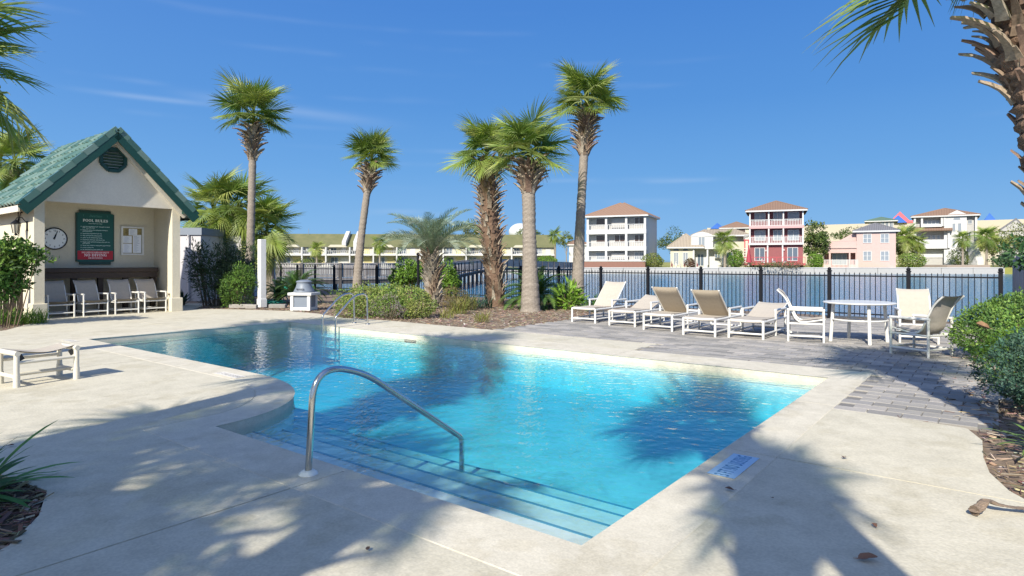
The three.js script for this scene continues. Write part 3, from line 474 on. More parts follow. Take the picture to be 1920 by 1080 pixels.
// ---------------------------------------------------------------- pavilion (its own axes: x along the front, z out of the front)
const PVT = Math.atan2(0.789, 0.615), pvAt = PW(19.75, 7.0, 0);
const PV = (x, y, z) => V(x, y, z).applyAxisAngle(V(0, 1, 0), PVT).add(pvAt);
{
  const t = thing('pool_pavilion', 'small cream stucco pavilion with green tiled gable roof at the pool end', 'pavilion', pvAt, PVT);
  const RH = 5.16, SL = 2.2 / 2.1, top = (x) => RH - Math.abs(x) * SL, YO = 3.3;
  for (const s of [-1, 1]) { const p = part('pillar', span(s * 1.72 - 0.115, s * 1.72 + 0.115, 0.4, YO, -0.32, 0), M.wall, t); part('plinth', rbox(0.34, 0.42, 0.44, 0.02, s * 1.72, 0.2, -0.15), M.wall, p); }
  part('side_wall', span(-1.83, -1.68, 0, YO - 0.002, -4.2, -0.322), M.wall, t);
  part('side_wall', span(1.68, 1.83, 0, YO - 0.002, -4.2, -0.322), M.wall, t);
  part('back_wall', span(-1.679, 1.679, 0, YO - 0.002, -1.6, -1.45), M.wall, t);
  part('ceiling', span(-1.83, 1.83, YO, YO + 0.06, -4.2, -0.2), M.gable, t);
  const gp = poly([[-1.85, YO], [1.85, YO], [1.85, top(1.85) - 0.12], [0, RH - 0.12], [-1.85, top(1.85) - 0.12]]);
  part('gable_wall', planarUV(clean(new THREE.ExtrudeGeometry(gp, { depth: 0.18, bevelEnabled: false })).translate(0, 0, -0.19)), M.gable, t);
  part('rear_gable', planarUV(clean(new THREE.ExtrudeGeometry(gp, { depth: 0.15, bevelEnabled: false })).translate(0, 0, -4.19)), M.gable, t);
  const roof = part('roof', [-1, 1].map((s) => bar([0, RH - 0.06, -1.93], [s * 2.12, RH - 0.06 - 2.12 * SL, -1.93], 4.5, 0.07)), M.greenDark, t);
  for (const s of [-1, 1]) {
    part('fascia', bar([s * 0.0, RH - 0.1, 0.34], [s * 2.16, RH - 0.1 - 2.16 * SL, 0.34], 0.045, 0.26), M.greenDark, t);
    part('fascia_return', planarUV(clean(new THREE.ExtrudeGeometry(poly([[s * 1.83, 2.96], [s * 2.24, 2.96], [s * 2.24, 3.0], [s * 1.83, 3.44]]), { depth: 0.36, bevelEnabled: false })).translate(0, 0, 0)), M.greenDark, t);
    part('eave_board', span(Math.min(s * 2.13, s * 2.17), Math.max(s * 2.13, s * 2.17), 2.79, 2.95, -4.2, 0.0), s < 0 ? M.gable : M.greenDark, t);
    part('rake_trim', bar([s * 0.02, RH - 0.27, 0.06], [s * 1.94, RH - 0.27 - 1.92 * SL, 0.06], 0.13, 0.1), M.gable, t);
  }
  part('soffit_trim', span(1.87, 1.95, 2.95, 3.25, -0.02, 0.1), M.whitePaint, t);
  // louvred round vent
  const ring = []; for (let i = 0; i < 8; i++) { const a = ((i + 0.5) / 8) * 6.2832, b = ((i + 1.5) / 8) * 6.2832, r = 0.33; ring.push(bar([r * Math.cos(a), 4.38 + r * Math.sin(a), 0.02], [r * Math.cos(b), 4.38 + r * Math.sin(b), 0.02], 0.07, 0.09)); }
  const vent = part('vent', ring, M.greenDark, t);
  for (let i = -3; i <= 3; i++) part('louvre', box(2 * Math.sqrt(0.3 ** 2 - (i * 0.085) ** 2), 0.075, 0.012, 0, 4.38 + i * 0.085, 0.012, 0, 0.7), M.greenDark, vent);
  // clay tiles, glazed green: curved pieces in overlapping courses
  const R = rng(33), tg = [0, 1].map((q) => { // one tile: its length runs down the slope (+z), it is curved across x
    const pos = [], idx = [], N = 7; for (let i = 0; i <= N; i++) { const x = (i / N - 0.5) * 0.305, y = 0.075 * Math.cos((i / N - 0.5) * Math.PI) ** 2 * (1 - q * 0.15) + 0.012; pos.push(x, y, -0.2, x, y + 0.045, 0.2, x, y - 0.01, 0.205); }
    for (let i = 0; i < N; i++) { const a = i * 3; idx.push(a, a + 1, a + 3, a + 3, a + 1, a + 4, a + 1, a + 2, a + 4, a + 4, a + 2, a + 5); }
    const g = new THREE.BufferGeometry(); g.setAttribute('position', new THREE.Float32BufferAttribute(pos, 3)); g.setIndex(idx); const h = g.toNonIndexed(); h.computeVertexNormals(); return planarUV(h);
  });
  const ang = Math.atan(SL), tm = M.tiles.map((m) => { m.side = THREE.DoubleSide; return m; });
  for (const s of [-1, 1]) for (let r = 0; r < 8; r++) for (let c = 0; c < 14; c++) {
    const d = 0.2 + r * 0.375, z = 0.02 - c * 0.305, m = part('roof_tile', tg[Math.floor(R() * 2)], tm[Math.floor(R() * 4)], roof);
    const q = new THREE.Matrix4().makeBasis(V(0, 0, -s), V(s * Math.sin(ang), Math.cos(ang), 0), V(s * Math.cos(ang), -Math.sin(ang), 0));
    m.quaternion.setFromRotationMatrix(q); m.position.set(s * d * Math.cos(ang) + s * 0.02, RH - 0.01 - d * Math.sin(ang) + 0.01 + (R() - 0.5) * 0.012, z + (R() - 0.5) * 0.012); m.rotation.y += (R() - 0.5) * 0.02;
  }
  const cap = (len, rad) => { const g = clean(new THREE.CylinderGeometry(rad * 0.86, rad, len, 10, 1, true, 0, Math.PI)); g.rotateY(-Math.PI / 2).rotateX(Math.PI / 2); return planarUV(g); };
  const cg = cap(0.4, 0.12), rg = box(0.16, 0.15, 0.385);
  for (let i = 0; i < 13; i++) { const m = part('ridge_tile', cg, tm[i % 4], roof); m.position.set(0, RH + 0.03 + (i % 2) * 0.006, 0.2 - i * 0.35); m.rotation.x = 0.03; }
  for (const s of [-1, 1]) for (let r = 0; r < 8; r++) { const d = 0.16 + r * 0.375, m = part('rake_tile', rg, tm[(r + 1) % 4], roof); const q = new THREE.Matrix4().makeBasis(V(0, 0, -s), V(s * Math.sin(ang), Math.cos(ang), 0), V(s * Math.cos(ang), -Math.sin(ang), 0)); m.quaternion.setFromRotationMatrix(q); m.rotateX(-0.045); m.position.set(s * (d * Math.cos(ang) + 0.04), RH + 0.045 - d * Math.sin(ang), 0.29); }
}
{ // counter behind the chairs
  const t = thing('wooden_counter', 'long dark brown wooden counter along the pavilion back wall', 'counter', pvAt, PVT);
  part('top', rbox(3.2, 0.13, 0.5, 0.02, 0, 1.26, -1.17), M.woodDark, t); part('apron', box(3.14, 0.16, 0.04, 0, 1.11, -0.98), M.woodDark, t);
  for (const x of [-1.5, -0.62, 0.05, 0.72, 1.5]) part('post', box(0.13, 1.03, 0.13, x, 0.515, -1.1), M.woodDark, t);
}
const canvas = (w, h, draw) => { const c = document.createElement('canvas'); c.width = w; c.height = h; draw(c.getContext('2d'), w, h); const t = new THREE.CanvasTexture(c); t.colorSpace = THREE.SRGBColorSpace; t.magFilter = THREE.LinearFilter; return t; };
const BW = -1.45; // front of the pavilion's back wall
{
  const t = thing('wall_clock', 'round white wall clock with dark rim on the pavilion back wall', 'clock', PV(-0.98, 2.16, BW), PVT);
  part('rim', clean(new THREE.TorusGeometry(0.3, 0.016, 8, 40)).translate(0, 0, 0.03), M.black, t);
  const face = canvas(256, 256, (x) => { x.fillStyle = '#eef0ef'; x.fillRect(0, 0, 256, 256); x.fillStyle = '#333'; x.font = 'bold 26px sans-serif'; x.textAlign = 'center'; x.textBaseline = 'middle'; for (let i = 1; i <= 12; i++) x.fillText(String(i), 128 + 98 * Math.sin((i * Math.PI) / 6), 128 - 98 * Math.cos((i * Math.PI) / 6)); for (let i = 0; i < 60; i++) { x.save(); x.translate(128, 128); x.rotate((i * Math.PI) / 30); x.fillRect(-1, -122, i % 5 ? 1.5 : 4, 8); x.restore(); } });
  part('case', clean(new THREE.CylinderGeometry(0.3, 0.3, 0.028, 40)).rotateX(Math.PI / 2).translate(0, 0, 0.014), M.greyTrim, t);
  part('face', clean(new THREE.CircleGeometry(0.293, 40)).translate(0, 0, 0.031), std(1, 1, 1, { map: face, roughness: 0.4 }), t);
  part('hour_hand', box(0.022, 0.16, 0.006, 0, 0.06, 0.038, 0, 0, 2.75).translate(0, 0, 0), M.black, t);
  part('minute_hand', box(0.016, 0.26, 0.006, 0.028, 0.1, 0.045, 0, 0, -0.28), M.black, t);
}
{
  const t = thing('pool_rules_sign', 'tall green pool rules board with a red no diving band', 'sign', PV(0.03, 2.22, BW), PVT), w = 0.49, h = 0.79, k = 0.09;
  const oct = (s) => poly([[-w + k, -h], [w - k, -h], [w - k, -h + k], [w, -h + k], [w, h - k], [w - k, h - k], [w - k, h], [-w + k, h], [-w + k, h - k], [-w, h - k], [-w, -h + k], [-w + k, -h + k]].map((p) => p.map((c) => c * s)));
  part('board', planarUV(clean(new THREE.ExtrudeGeometry(oct(1), { depth: 0.035, bevelEnabled: true, bevelSize: 0.01, bevelThickness: 0.01, bevelSegments: 2 })).translate(0, 0, 0.01)), M.greenDark, t);
  const print = canvas(560, 840, (x, W, H) => {
    x.fillStyle = '#00504a'; x.fillRect(0, 0, W, H); x.textAlign = 'center'; x.fillStyle = '#4f8a7c'; x.font = 'italic 56px serif'; x.fillText('Destiny', W / 2, 70); x.font = '40px serif'; x.fillText('T', 90, 60); x.fillText('T', W - 90, 60);
    x.fillStyle = '#f2f4f0'; x.font = 'bold 62px serif'; x.fillText('POOL RULES', W / 2, 150);
    const R = rng(4), word = (px, py, len, hh) => { let q = px; while (q < px + len) { const l = Math.min(14 + R() * 40, px + len - q); for (let z = 0; z < l; z += 9) { x.fillRect(q + z, py - hh * (0.55 + 0.45 * R()), 5.5, hh * 0.8); } q += l + 9; } };
    x.fillStyle = '#cfe0da'; word(170, 186, 220, 12); let y = 240; for (const l of [[430, 190], [400, 150], [300], [300], [310], [350], [430, 110], [440], [170], [320]]) { x.beginPath(); x.arc(54, y - 7, 6, 0, 7); x.fill(); for (const q of l) { word(78, y, q, 16); y += 24; } y += 12; }
    x.fillStyle = '#b3122a'; x.fillRect(0, 650, W, 150); x.fillStyle = '#f4efec'; x.font = 'bold 34px serif'; x.fillText('NO LIFEGUARD ON DUTY', W / 2, 690); x.font = 'bold 64px serif'; x.fillText('NO DIVING', W / 2, 746); x.font = 'bold 34px serif'; x.fillText('OR RUNNING', W / 2, 786);
  });
  part('print', clean(new THREE.PlaneGeometry(0.92, 1.44)).translate(0, 0, 0.058), std(1, 1, 1, { map: print, roughness: 0.5 }), t);
}
{
  const t = thing('notice_case', 'white framed notice case with pinned papers on the pavilion wall', 'notice board', PV(1.04, 2.15, BW), PVT);
  for (const [a, b, c, d] of [[-0.32, -0.27, -0.44, 0.44], [0.27, 0.32, -0.44, 0.44], [-0.269, 0.269, 0.39, 0.44], [-0.269, 0.269, -0.44, -0.39]]) part('frame', span(a, b, c, d, 0.002, 0.06), M.whitePaint, t);
  part('cork', span(-0.272, 0.272, -0.392, 0.392, 0.001, 0.02), std(0.42, 0.36, 0.16, { map: T.soil }), t);
  const paper = canvas(128, 160, (x) => { x.fillStyle = '#e9edf3'; x.fillRect(0, 0, 128, 160); x.fillStyle = '#9aa3b5'; const R = rng(8); for (let i = 0; i < 14; i++) x.fillRect(14, 14 + i * 10, 40 + 58 * R(), 3); });
  const pm = std(1, 1, 1, { map: paper, roughness: 0.8 });
  for (const [x, y, w, h] of [[0.02, 0.27, 0.24, 0.2], [-0.135, 0.04, 0.24, 0.22], [-0.135, -0.23, 0.24, 0.28], [0.135, -0.09, 0.24, 0.56]]) part('paper', clean(new THREE.BoxGeometry(w, h, 0.002)).translate(x, y, 0.023), pm, t);
}
{ // lantern and iron scroll on the sunlit side wall (outer face x = -1.83)
  const L = thing('wall_lantern', 'tapered iron wall lantern on the pavilion side wall', 'lantern', PV(-1.832, 2.45, -0.55), PVT);
  part('bracket', [box(0.02, 0.26, 0.09, -0.01, 0, 0), pipe([[-0.02, 0.08, 0], [-0.12, 0.22, 0], [-0.24, 0.2, 0], [-0.25, 0.13, 0]], 0.011, 20, 6)], M.black, L);
  part('cap', clean(new THREE.ConeGeometry(0.13, 0.12, 6)).translate(-0.25, 0.11, 0), M.black, L);
  part('glass', clean(new THREE.CylinderGeometry(0.1, 0.06, 0.24, 6)).translate(-0.25, -0.08, 0), phy(0.5, 0.46, 0.38, { roughness: 0.3 }), L);
  const bars = []; for (let i = 0; i < 6; i++) { const a = (i / 6) * 6.2832; bars.push(rod([-0.25 + 0.104 * Math.cos(a), 0.04, 0.104 * Math.sin(a)], [-0.25 + 0.064 * Math.cos(a), -0.2, 0.064 * Math.sin(a)], 0.008, 0.008, 5)); }
  part('cage', [...bars, clean(new THREE.SphereGeometry(0.035, 8, 6)).translate(-0.25, -0.23, 0)], M.black, L);
  const S = thing('iron_wall_ornament', 'curved iron scroll on the pavilion side wall', 'wall ornament', PV(-1.832, 2.55, -1.25), PVT);
  part('upright', pipe([[-0.03, -0.35, 0], [-0.03, 0.1, 0.0], [-0.03, 0.42, 0.02]], 0.012, 12, 6), M.black, S);
  part('curl', pipe([[-0.03, -0.3, 0.03], [-0.03, 0.05, 0.07], [-0.03, 0.26, 0.2], [-0.03, 0.3, 0.33], [-0.03, 0.26, 0.36]], 0.012, 20, 6), M.black, S);
}
{ // dark board gate beside the pavilion
  const a = PV(-1.98, 0, -0.25), b = PV(-3.4, 0, -0.25), t = thing('board_gate', 'dark brown board gate beside the pavilion pillar', 'gate', a, PVT);
  for (let i = 0; i < 10; i++) part('board', box(0.13, 1.15 + 0.02 * (i % 3), 0.022, -0.09 - i * 0.142, 0.6, (i % 2) * 0.004), M.woodGate, t);
  for (const y of [0.25, 0.98]) part('rail', box(1.45, 0.08, 0.035, -0.72, y, -0.032), M.woodGate, t);
}
{ // neighbouring building right of the pavilion
  const t = thing('flat_roofed_annex', 'plain grey flat-roofed building behind the pavilion right side', 'building', [-13.2, 0, -24.4], 0.0);
  part('wall', span(-3, 1.05, -0.05, 2.55, -6, 0), M.greyWall, t); part('parapet', span(-3.06, 1.11, 2.55, 2.83, -6, 0.06), M.greyTrim, t);
  part('rear_wing', span(1.06, 1.7, -0.05, 2.62, -6, -2.2), M.greyWall, t);
  part('downpipe', rod([0.6, 0, 0.05], [0.6, 2.55, 0.05], 0.04), M.greyWall, t);
}
// ---------------------------------------------------------------- furniture of white plastic pipe with fabric slings
function slingStrip(pts, w, th = 0.008) { // cloth stretched along a curve in the yz plane
  const c = new THREE.CatmullRomCurve3(pts.map(([z, y]) => V(0, y, z))), N = 18, bag = [], P = c.getSpacedPoints(N), pos = [], idx = [];
  for (let i = 0; i <= N; i++) for (let j = 0; j <= 6; j++) { const x = (j / 6 - 0.5) * w, sag = 0.018 * (1 - (2 * j / 6 - 1) ** 2), q = P[i], a = P[Math.max(0, i - 1)], b = P[Math.min(N, i + 1)], d = b.clone().sub(a).normalize(); pos.push(x, q.y - sag * Math.abs(d.z), q.z - sag * Math.abs(d.y)); }
  for (let i = 0; i < N; i++) for (let j = 0; j < 6; j++) { const a = i * 7 + j, b = a + 7; idx.push(a, b, a + 1, a + 1, b, b + 1); }
  const g = new THREE.BufferGeometry(); g.setAttribute('position', new THREE.Float32BufferAttribute(pos, 3)); g.setIndex(idx); g.computeVertexNormals(); const n = g.toNonIndexed(); const up = n.clone().translate(0, th, 0);
  return planarUV(mergeGeometries([n, up]));
}
function armchair(label, pos, turn, group) {
  const t = thing('sling_armchair', label, 'chair', pos, turn, group), r = 0.021, W = 0.3, A = 0.6;
  for (const s of [-1, 1]) {
    part('leg', [rod([s * W, 0, 0.3], [s * W, A - 0.02, 0.3], r), clean(new THREE.SphereGeometry(r * 1.15, 8, 6)).translate(s * W, A - 0.01, 0.3)], M.pvc, t);
    part('leg', rod([s * W, 0, -0.3], [s * W, A - 0.02, -0.3], r), M.pvc, t);
    part('armrest', [rod([s * W, A, 0.32], [s * W, A, -0.32], r * 1.12)], M.pvc, t);
    part('rail', [rod([s * W, 0.11, 0.3], [s * W, 0.11, -0.3], r * 0.9), rod([s * W, 0.34, 0.3], [s * W, 0.34, -0.3], r * 0.85)], M.pvc, t);
    part('sling_tube', bentPipe([[s * 0.26, 0.43, 0.33], [s * 0.26, 0.345, -0.14], [s * 0.26, 0.84, -0.36], [s * 0.26, 0.97, -0.5]], [0.14, 0.1], 0.016), M.pvc, t);
  }
  part('rail', [rod([-W, 0.12, -0.3], [W, 0.12, -0.3], r * 0.9), rod([-W, 0.34, 0.29], [W, 0.34, 0.29], r * 0.85), rod([-W, 0.34, -0.3], [W, 0.34, -0.3], r * 0.85), rod([-W, 0.12, 0.29], [W, 0.12, 0.29], r * 0.9)], M.pvc, t);
  part('seat', slingStrip([[0.335, 0.435], [0.2, 0.425], [0.0, 0.385], [-0.13, 0.355]], 0.53), M.sling, t);
  part('backrest', slingStrip([[-0.13, 0.355], [-0.2, 0.42], [-0.26, 0.6], [-0.35, 0.82], [-0.41, 0.92], [-0.5, 0.972]], 0.53), M.sling, t);
  return t;
}
function lounger(label, pos, turn, ang, mat) { // foot end at +z
  const t = thing('pool_lounger', label, 'lounger', pos, turn, 'white pipe loungers along the fence'), r = 0.023, W = 0.33;
  for (const s of [-1, 1]) {
    part('leg', rod([s * W, 0, 0.95], [s * W, 0.36, 0.95], r * 1.1), M.pvc, t);
    part('leg', rod([s * W, 0, 0.1], [s * W, 0.52, 0.1], r), M.pvc, t);
    part('leg', rod([s * W, 0, -0.62], [s * W, 0.5, -0.62], r), M.pvc, t);
    part('armrest', [rod([s * W, 0.52, 0.12], [s * W, 0.52, -0.64], r)], M.pvc, t);
    part('rail', [rod([s * W, 0.335, 0.95], [s * W, 0.335, -0.85], r), rod([s * W, 0.1, 0.95], [s * W, 0.1, -0.62], r * 0.85)], M.pvc, t);
  }
  part('rail', [rod([-W, 0.1, 0.95], [W, 0.1, 0.95], r * 0.85), rod([-W, 0.335, -0.85], [W, 0.335, -0.85], r), rod([-W, 0.1, -0.62], [W, 0.1, -0.62], r * 0.85), rod([-W, 0.25, 0.2], [W, 0.25, 0.2], r * 0.7), rod([-W, 0.345, 0.95], [W, 0.345, 0.95], r)], M.pvc, t);
  part('seat', slingStrip([[0.985, 0.33], [0.96, 0.365], [0.6, 0.362], [0.2, 0.362], [-0.05, 0.355]], 0.6), M.sling, t);
  const L = 0.88, c = Math.cos(ang), q = Math.sin(ang), at = (k) => [-0.06 - c * L * k, 0.355 + q * L * k];
  const b = part('backrest', slingStrip([at(0), at(0.3), at(0.6), at(0.9), [at(1)[0] - 0.05, at(1)[1] - 0.005]], 0.58), mat, t);
  for (const s of [-1, 1]) part('back_tube', rod([s * 0.29, at(0)[1] - 0.012, at(0)[0]], [s * 0.29, at(1.02)[1] - 0.012, at(1.02)[0]], 0.015), M.pvc, b);
  if (ang < 1.5) part('strut', rod([0, at(0.45)[1] - 0.02, at(0.45)[0]], [0, 0.2, -0.45], 0.012), M.pvcOld, b);
  part('hinge', [-1, 1].map((s) => box(0.03, 0.07, 0.05, s * 0.3, 0.345, 0.02)), M.darkStrap, t);
  return t;
}
const TN = Math.atan2(-0.615, 0.789); // turn that points +z from the fence towards the pool
const loungerAt = (l, r, back = 0.95) => { const a = onGround(...l), b = onGround(...r), m = a.add(b).multiplyScalar(0.5); return m.add(V(0.615 * back, 0, -0.789 * back)); };
lounger('sling lounger with its back raised, beside the broad-leaved plant', loungerAt([1073, 603], [1116, 607]), TN, 0.78, M.sling);
lounger('sling lounger with a low back, between the two with raised backs', loungerAt([1144, 610], [1189, 613.5]), TN, 0.34, M.sling);
lounger('sling lounger with raised back tinted tan for shade, third from the palm bed', loungerAt([1209, 618], [1258, 622.5]), TN, 2.42, M.slingShaded);
lounger('sling lounger with raised back tinted tan for shade, beside the low lounger nearest the table', loungerAt([1283, 628], [1339, 632]), TN, 2.45, M.slingShaded);
lounger('sling lounger with a low back, right behind the armchair at the table', loungerAt([1369, 633], [1428, 637]), TN, 0.3, M.sling);
{
  const t = thing('round_table', 'round white patio table between the armchairs', 'table', V(6.52, 0, -11.75), 0.35);
  const prof = [[0, 0.715], [0.55, 0.715], [0.6, 0.722], [0.612, 0.735], [0.6, 0.748], [0.56, 0.752], [0, 0.75]].map((p) => new THREE.Vector2(...p));
  part('tabletop', clean(new THREE.LatheGeometry(prof, 56)), M.pvc, t);
  for (let i = 0; i < 4; i++) { const a = (i / 4) * 6.2832 + 0.5; part('leg', rod([0.5 * Math.cos(a), 0, 0.5 * Math.sin(a)], [0.45 * Math.cos(a), 0.715, 0.45 * Math.sin(a)], 0.032, 0.03, 12), M.pvc, t); }
  for (let i = 0; i < 2; i++) { const a = i * 1.5708 + 0.5; part('stretcher', rod([0.47 * Math.cos(a), 0.4 + i * 0.004, 0.47 * Math.sin(a)], [-0.47 * Math.cos(a), 0.4 + i * 0.004, -0.47 * Math.sin(a)], 0.02), M.pvc, t); }
  const rimr = clean(new THREE.TorusGeometry(0.47, 0.018, 8, 48)).rotateX(Math.PI / 2).translate(0, 0.42, 0); part('ring', rimr, M.pvc, t);
}
const faceTo = (dx, dd) => Math.atan2(dx, -dd);
const chair1 = armchair('white armchair facing right at the left side of the table', V(5.62, 0, -11.95), faceTo(0.83, -0.4), 'armchairs at the round table');
copyOf(chair1, V(7.6, 0, -11.75), faceTo(-0.42, -0.9), 'white armchair facing the pool behind the right of the table');
copyOf(chair1, V(6.62, 0, -10.12), faceTo(-0.42, 0.9), 'white armchair seen from behind, nearest the round bush');
[['leftmost white armchair in the pavilion, beside the left pillar', -1.2, 0.0], ['second white armchair from the left pillar in the pavilion', -0.4, 0.05], ['second white armchair from the right pillar in the pavilion', 0.42, -0.04], ['rightmost white armchair in the pavilion, beside the right pillar', 1.17, 0.03]].forEach(([l, x, a]) => { const c = copyOf(chair1, PV(x, 0, -0.42), PVT + a, l); c.userData.group = 'armchairs lined up in the pavilion'; });
{ // footstool at the left
  const a = onGround(29, 727), b = onGround(141, 711), c = onGround(4, 718), d = onGround(113, 704), m = a.clone().add(b).add(c).add(d).multiplyScalar(0.25), tn = Math.atan2(-(b.z - a.z), b.x - a.x);
  const t = thing('pipe_ottoman', 'weathered white pipe footstool with sagging sling on the left deck', 'footstool', m, tn), W = 0.32, D = 0.23, H = 0.4, r = 0.03;
  for (const x of [-W, W]) for (const z of [-D, D]) part('leg', [rod([x, 0, z], [x, H - 0.02, z], r, r, 12), rod([x, 0, z], [x, 0.15, z], r * 1.2, r * 1.2, 12)], M.pvcOld, t);
  for (const x of [-W, W]) { part('top_rail', [rod([x, H, -D - 0.03], [x, H, D + 0.03], r * 1.05, r * 1.05, 12)], M.pvcOld, t); part('rail', rod([x, 0.12, -D], [x, 0.12, D], r * 0.85, r * 0.85, 10), M.pvcOld, t); }
  for (const z of [-D, D]) part('rail', rod([-W, 0.29, z], [W, 0.29, z], r * 0.7, r * 0.7, 10), M.pvcOld, t);
  part('rail', rod([-W, 0.12, 0], [W, 0.12, 0], r * 0.8, r * 0.8, 10), M.pvcOld, t);
  const s = slingStrip([[-W, H + 0.03], [-W * 0.6, H + 0.0], [0, H - 0.025], [W * 0.6, H + 0.0], [W, H + 0.03]], 0.4).rotateY(Math.PI / 2); part('sling', s, M.sling, t);
  for (const [x, z] of [[-W + 0.05, D - 0.02], [W - 0.05, D - 0.02]]) part('strap', [box(0.05, 0.07, 0.012, x, H - 0.05, z, 0, 0, 0.5)], M.darkStrap, t);
}

// ---------------------------------------------------------------- pool fittings
{
  const b = onGround(578, 889), e = V(b.x + 0.615 * 1.6, 0, b.z - 0.789 * 1.6), at = (k, y) => V(lerp(b.x, e.x, k), y, lerp(b.z, e.z, k));
  const t = thing('handrail', 'bent stainless steel handrail at the pool steps', 'handrail', [0, 0, 0]);
  part('rail', bentPipe([at(0, 0.005), at(0, 0.73), at(0.3, 0.66), at(1, -0.1), at(1.0, -0.5)].map((p, i) => (i === 1 ? at(0.03, 0.76) : p)), [0.26, 0.2, 0.045], 0.024, 16), M.steel, t);
  part('escutcheon', clean(new THREE.LatheGeometry([[0.024, 0.03], [0.045, 0.026], [0.062, 0.012], [0.068, 0.002], [0.066, 0]].map((p) => new THREE.Vector2(...p)), 28)).translate(b.x, 0, b.z), M.whitePaint, t);
}
{
  const t = thing('pool_ladder', 'two steel ladder loops at the far pool edge', 'ladder', [0, 0, 0]);
  const c = PW(12.2, VF), n = V(0.615, 0, -0.789), e = V(-0.789, 0, -0.615);
  for (const s of [0.25, -0.25]) { const at = (k, y) => c.clone().addScaledVector(e, s).addScaledVector(n, k).setY(y); part('rail', bentPipe([at(-0.12, -0.75), at(-0.12, 0.24), at(0.42, 0.72), at(0.78, 0.74), at(0.8, 0.0)], [0.06, 0.2, 0.16], 0.022, 12), M.steel, t); part('flange', clean(new THREE.CylinderGeometry(0.045, 0.055, 0.02, 16)).translate(...at(0.8, 0.012).toArray()), M.steel, t); }
  for (const y of [-0.22, -0.46, -0.7]) part('rung', bar(c.clone().addScaledVector(e, -0.25).addScaledVector(n, -0.12).setY(y), c.clone().addScaledVector(e, 0.25).addScaledVector(n, -0.12).setY(y), 0.07, 0.02), M.pvc, t);
  part('crossbar', rod(c.clone().addScaledVector(e, -0.25).addScaledVector(n, 0.79).setY(0.1), c.clone().addScaledVector(e, 0.25).addScaledVector(n, 0.79).setY(0.1), 0.014), M.steel, t);
}
function marker(label, u, v, turn, w, h, bg, fg, text, fade) {
  const tx = canvas(512, Math.round((512 * h) / w), (x, W, H) => { x.fillStyle = bg; x.fillRect(0, 0, W, H); x.fillStyle = fg; x.textAlign = 'center'; x.textBaseline = 'middle'; x.font = 'bold ' + Math.round(H * 0.74) + 'px sans-serif'; x.save(); x.translate(W / 2, H / 2); x.scale(Math.min(1, (W * 0.95) / x.measureText(text).width), 1); x.fillText(text, 0, 0); x.restore(); const R = rng(3); x.fillStyle = bg; for (let i = 0; i < fade; i++) x.fillRect(R() * W * (i % 2 ? 1 : 0.3), R() * H, 4 + 16 * R(), 3 + 9 * R()); x.strokeStyle = 'rgba(200,200,200,.35)'; x.lineWidth = 3; for (let i = 1; i < 6; i++) { x.beginPath(); x.moveTo((i * W) / 6, 0); x.lineTo((i * W) / 6, H); x.stroke(); } });
  const t = thing('depth_marker', label, 'depth marker', PW(u, v, 0), turn);
  part('tile', box(w, 0.004, h, 0, 0.002, 0), M.coping, t);
  const g = clean(new THREE.PlaneGeometry(w - 0.004, h - 0.004)).rotateX(-Math.PI / 2).translate(0, 0.0065, 0); part('print', g, std(1, 1, 1, { map: tx, roughness: 0.5 }), t);
}
marker('blue depth marker with 3 FT NO DIVING beside the right pool edge', 1.535, 4.62, Math.atan2(0.789, 0.615), 0.58, 0.2, '#a6c6e0', '#336f9e', '3 FT NO DIVING', 26);
marker('grey depth marker on the rounded deck corner of the pool', 8.02, 4.22, TH, 0.6, 0.16, '#e4ded2', '#77726f', '4 FT NO DIVING', 140);
marker('small grey depth marker at the left end of the pool', 13.9, 4.2, TH, 0.5, 0.15, '#d8d3c8', '#8a8580', '5 FT', 60);

// ---------------------------------------------------------------- iron fence and wooden fence
{
  const t = thing('iron_fence', 'long black iron picket fence along the lake', 'fence', [0, 0, 0]);
  const post = merge([box(0.085, 1.29, 0.085, 0, 0.625, 0), box(0.11, 0.03, 0.11, 0, 1.28, 0), clean(new THREE.SphereGeometry(0.05, 10, 8)).translate(0, 1.33, 0)]), picket = merge([box(0.017, 1.16, 0.017, 0, 0.63, 0), clean(new THREE.ConeGeometry(0.015, 0.04, 4)).translate(0, 1.23, 0)]);
  const ft = Math.atan2(1.21, 1.378), L = Math.hypot(...FD), dirx = FD[0] / L, dird = FD[1] / L;
  for (let k = -13; k <= 6; k++) { const p = fencePost(k), m = part('post', post, M.black, t); m.position.set(p[0], -0.02, -p[1]); m.rotation.y = -ft; }
  for (let k = -13; k < 6; k++) {
    const a = fencePost(k), b = fencePost(k + 1);
    for (const y of [1.13, 0.13]) part('rail', bar([a[0] + dirx * 0.045, y, -a[1] - dird * 0.045], [b[0] - dirx * 0.045, y, -b[1] + dird * 0.045], 0.03, 0.034), M.black, t);
    for (let i = 1; i <= 14; i++) { const q = i / 15, m = part('picket', picket, M.black, t); m.position.set(lerp(a[0], b[0], q), -0.02, -lerp(a[1], b[1], q)); m.rotation.y = -ft; }
  }
}
{
  const t = thing('wooden_fence', 'weathered grey board fence at the right edge beside the iron fence', 'fence', V(11.62, 0, -14.5), Math.atan2(-0.866, -0.5));
  // local +x runs towards the camera's right
  for (let i = 0; i < 34; i++) { const h = 1.62 + 0.03 * Math.sin(i * 2.3) + i * 0.004; part('board', rbox(0.135, h, 0.02, 0.004, 0.07 + i * 0.142, h / 2, (i % 3) * 0.003), M.woodGrey, t); }
  for (const y of [0.35, 1.35]) part('rail', box(4.8, 0.09, 0.04, 2.4, y, -0.034), M.woodGrey, t);
}
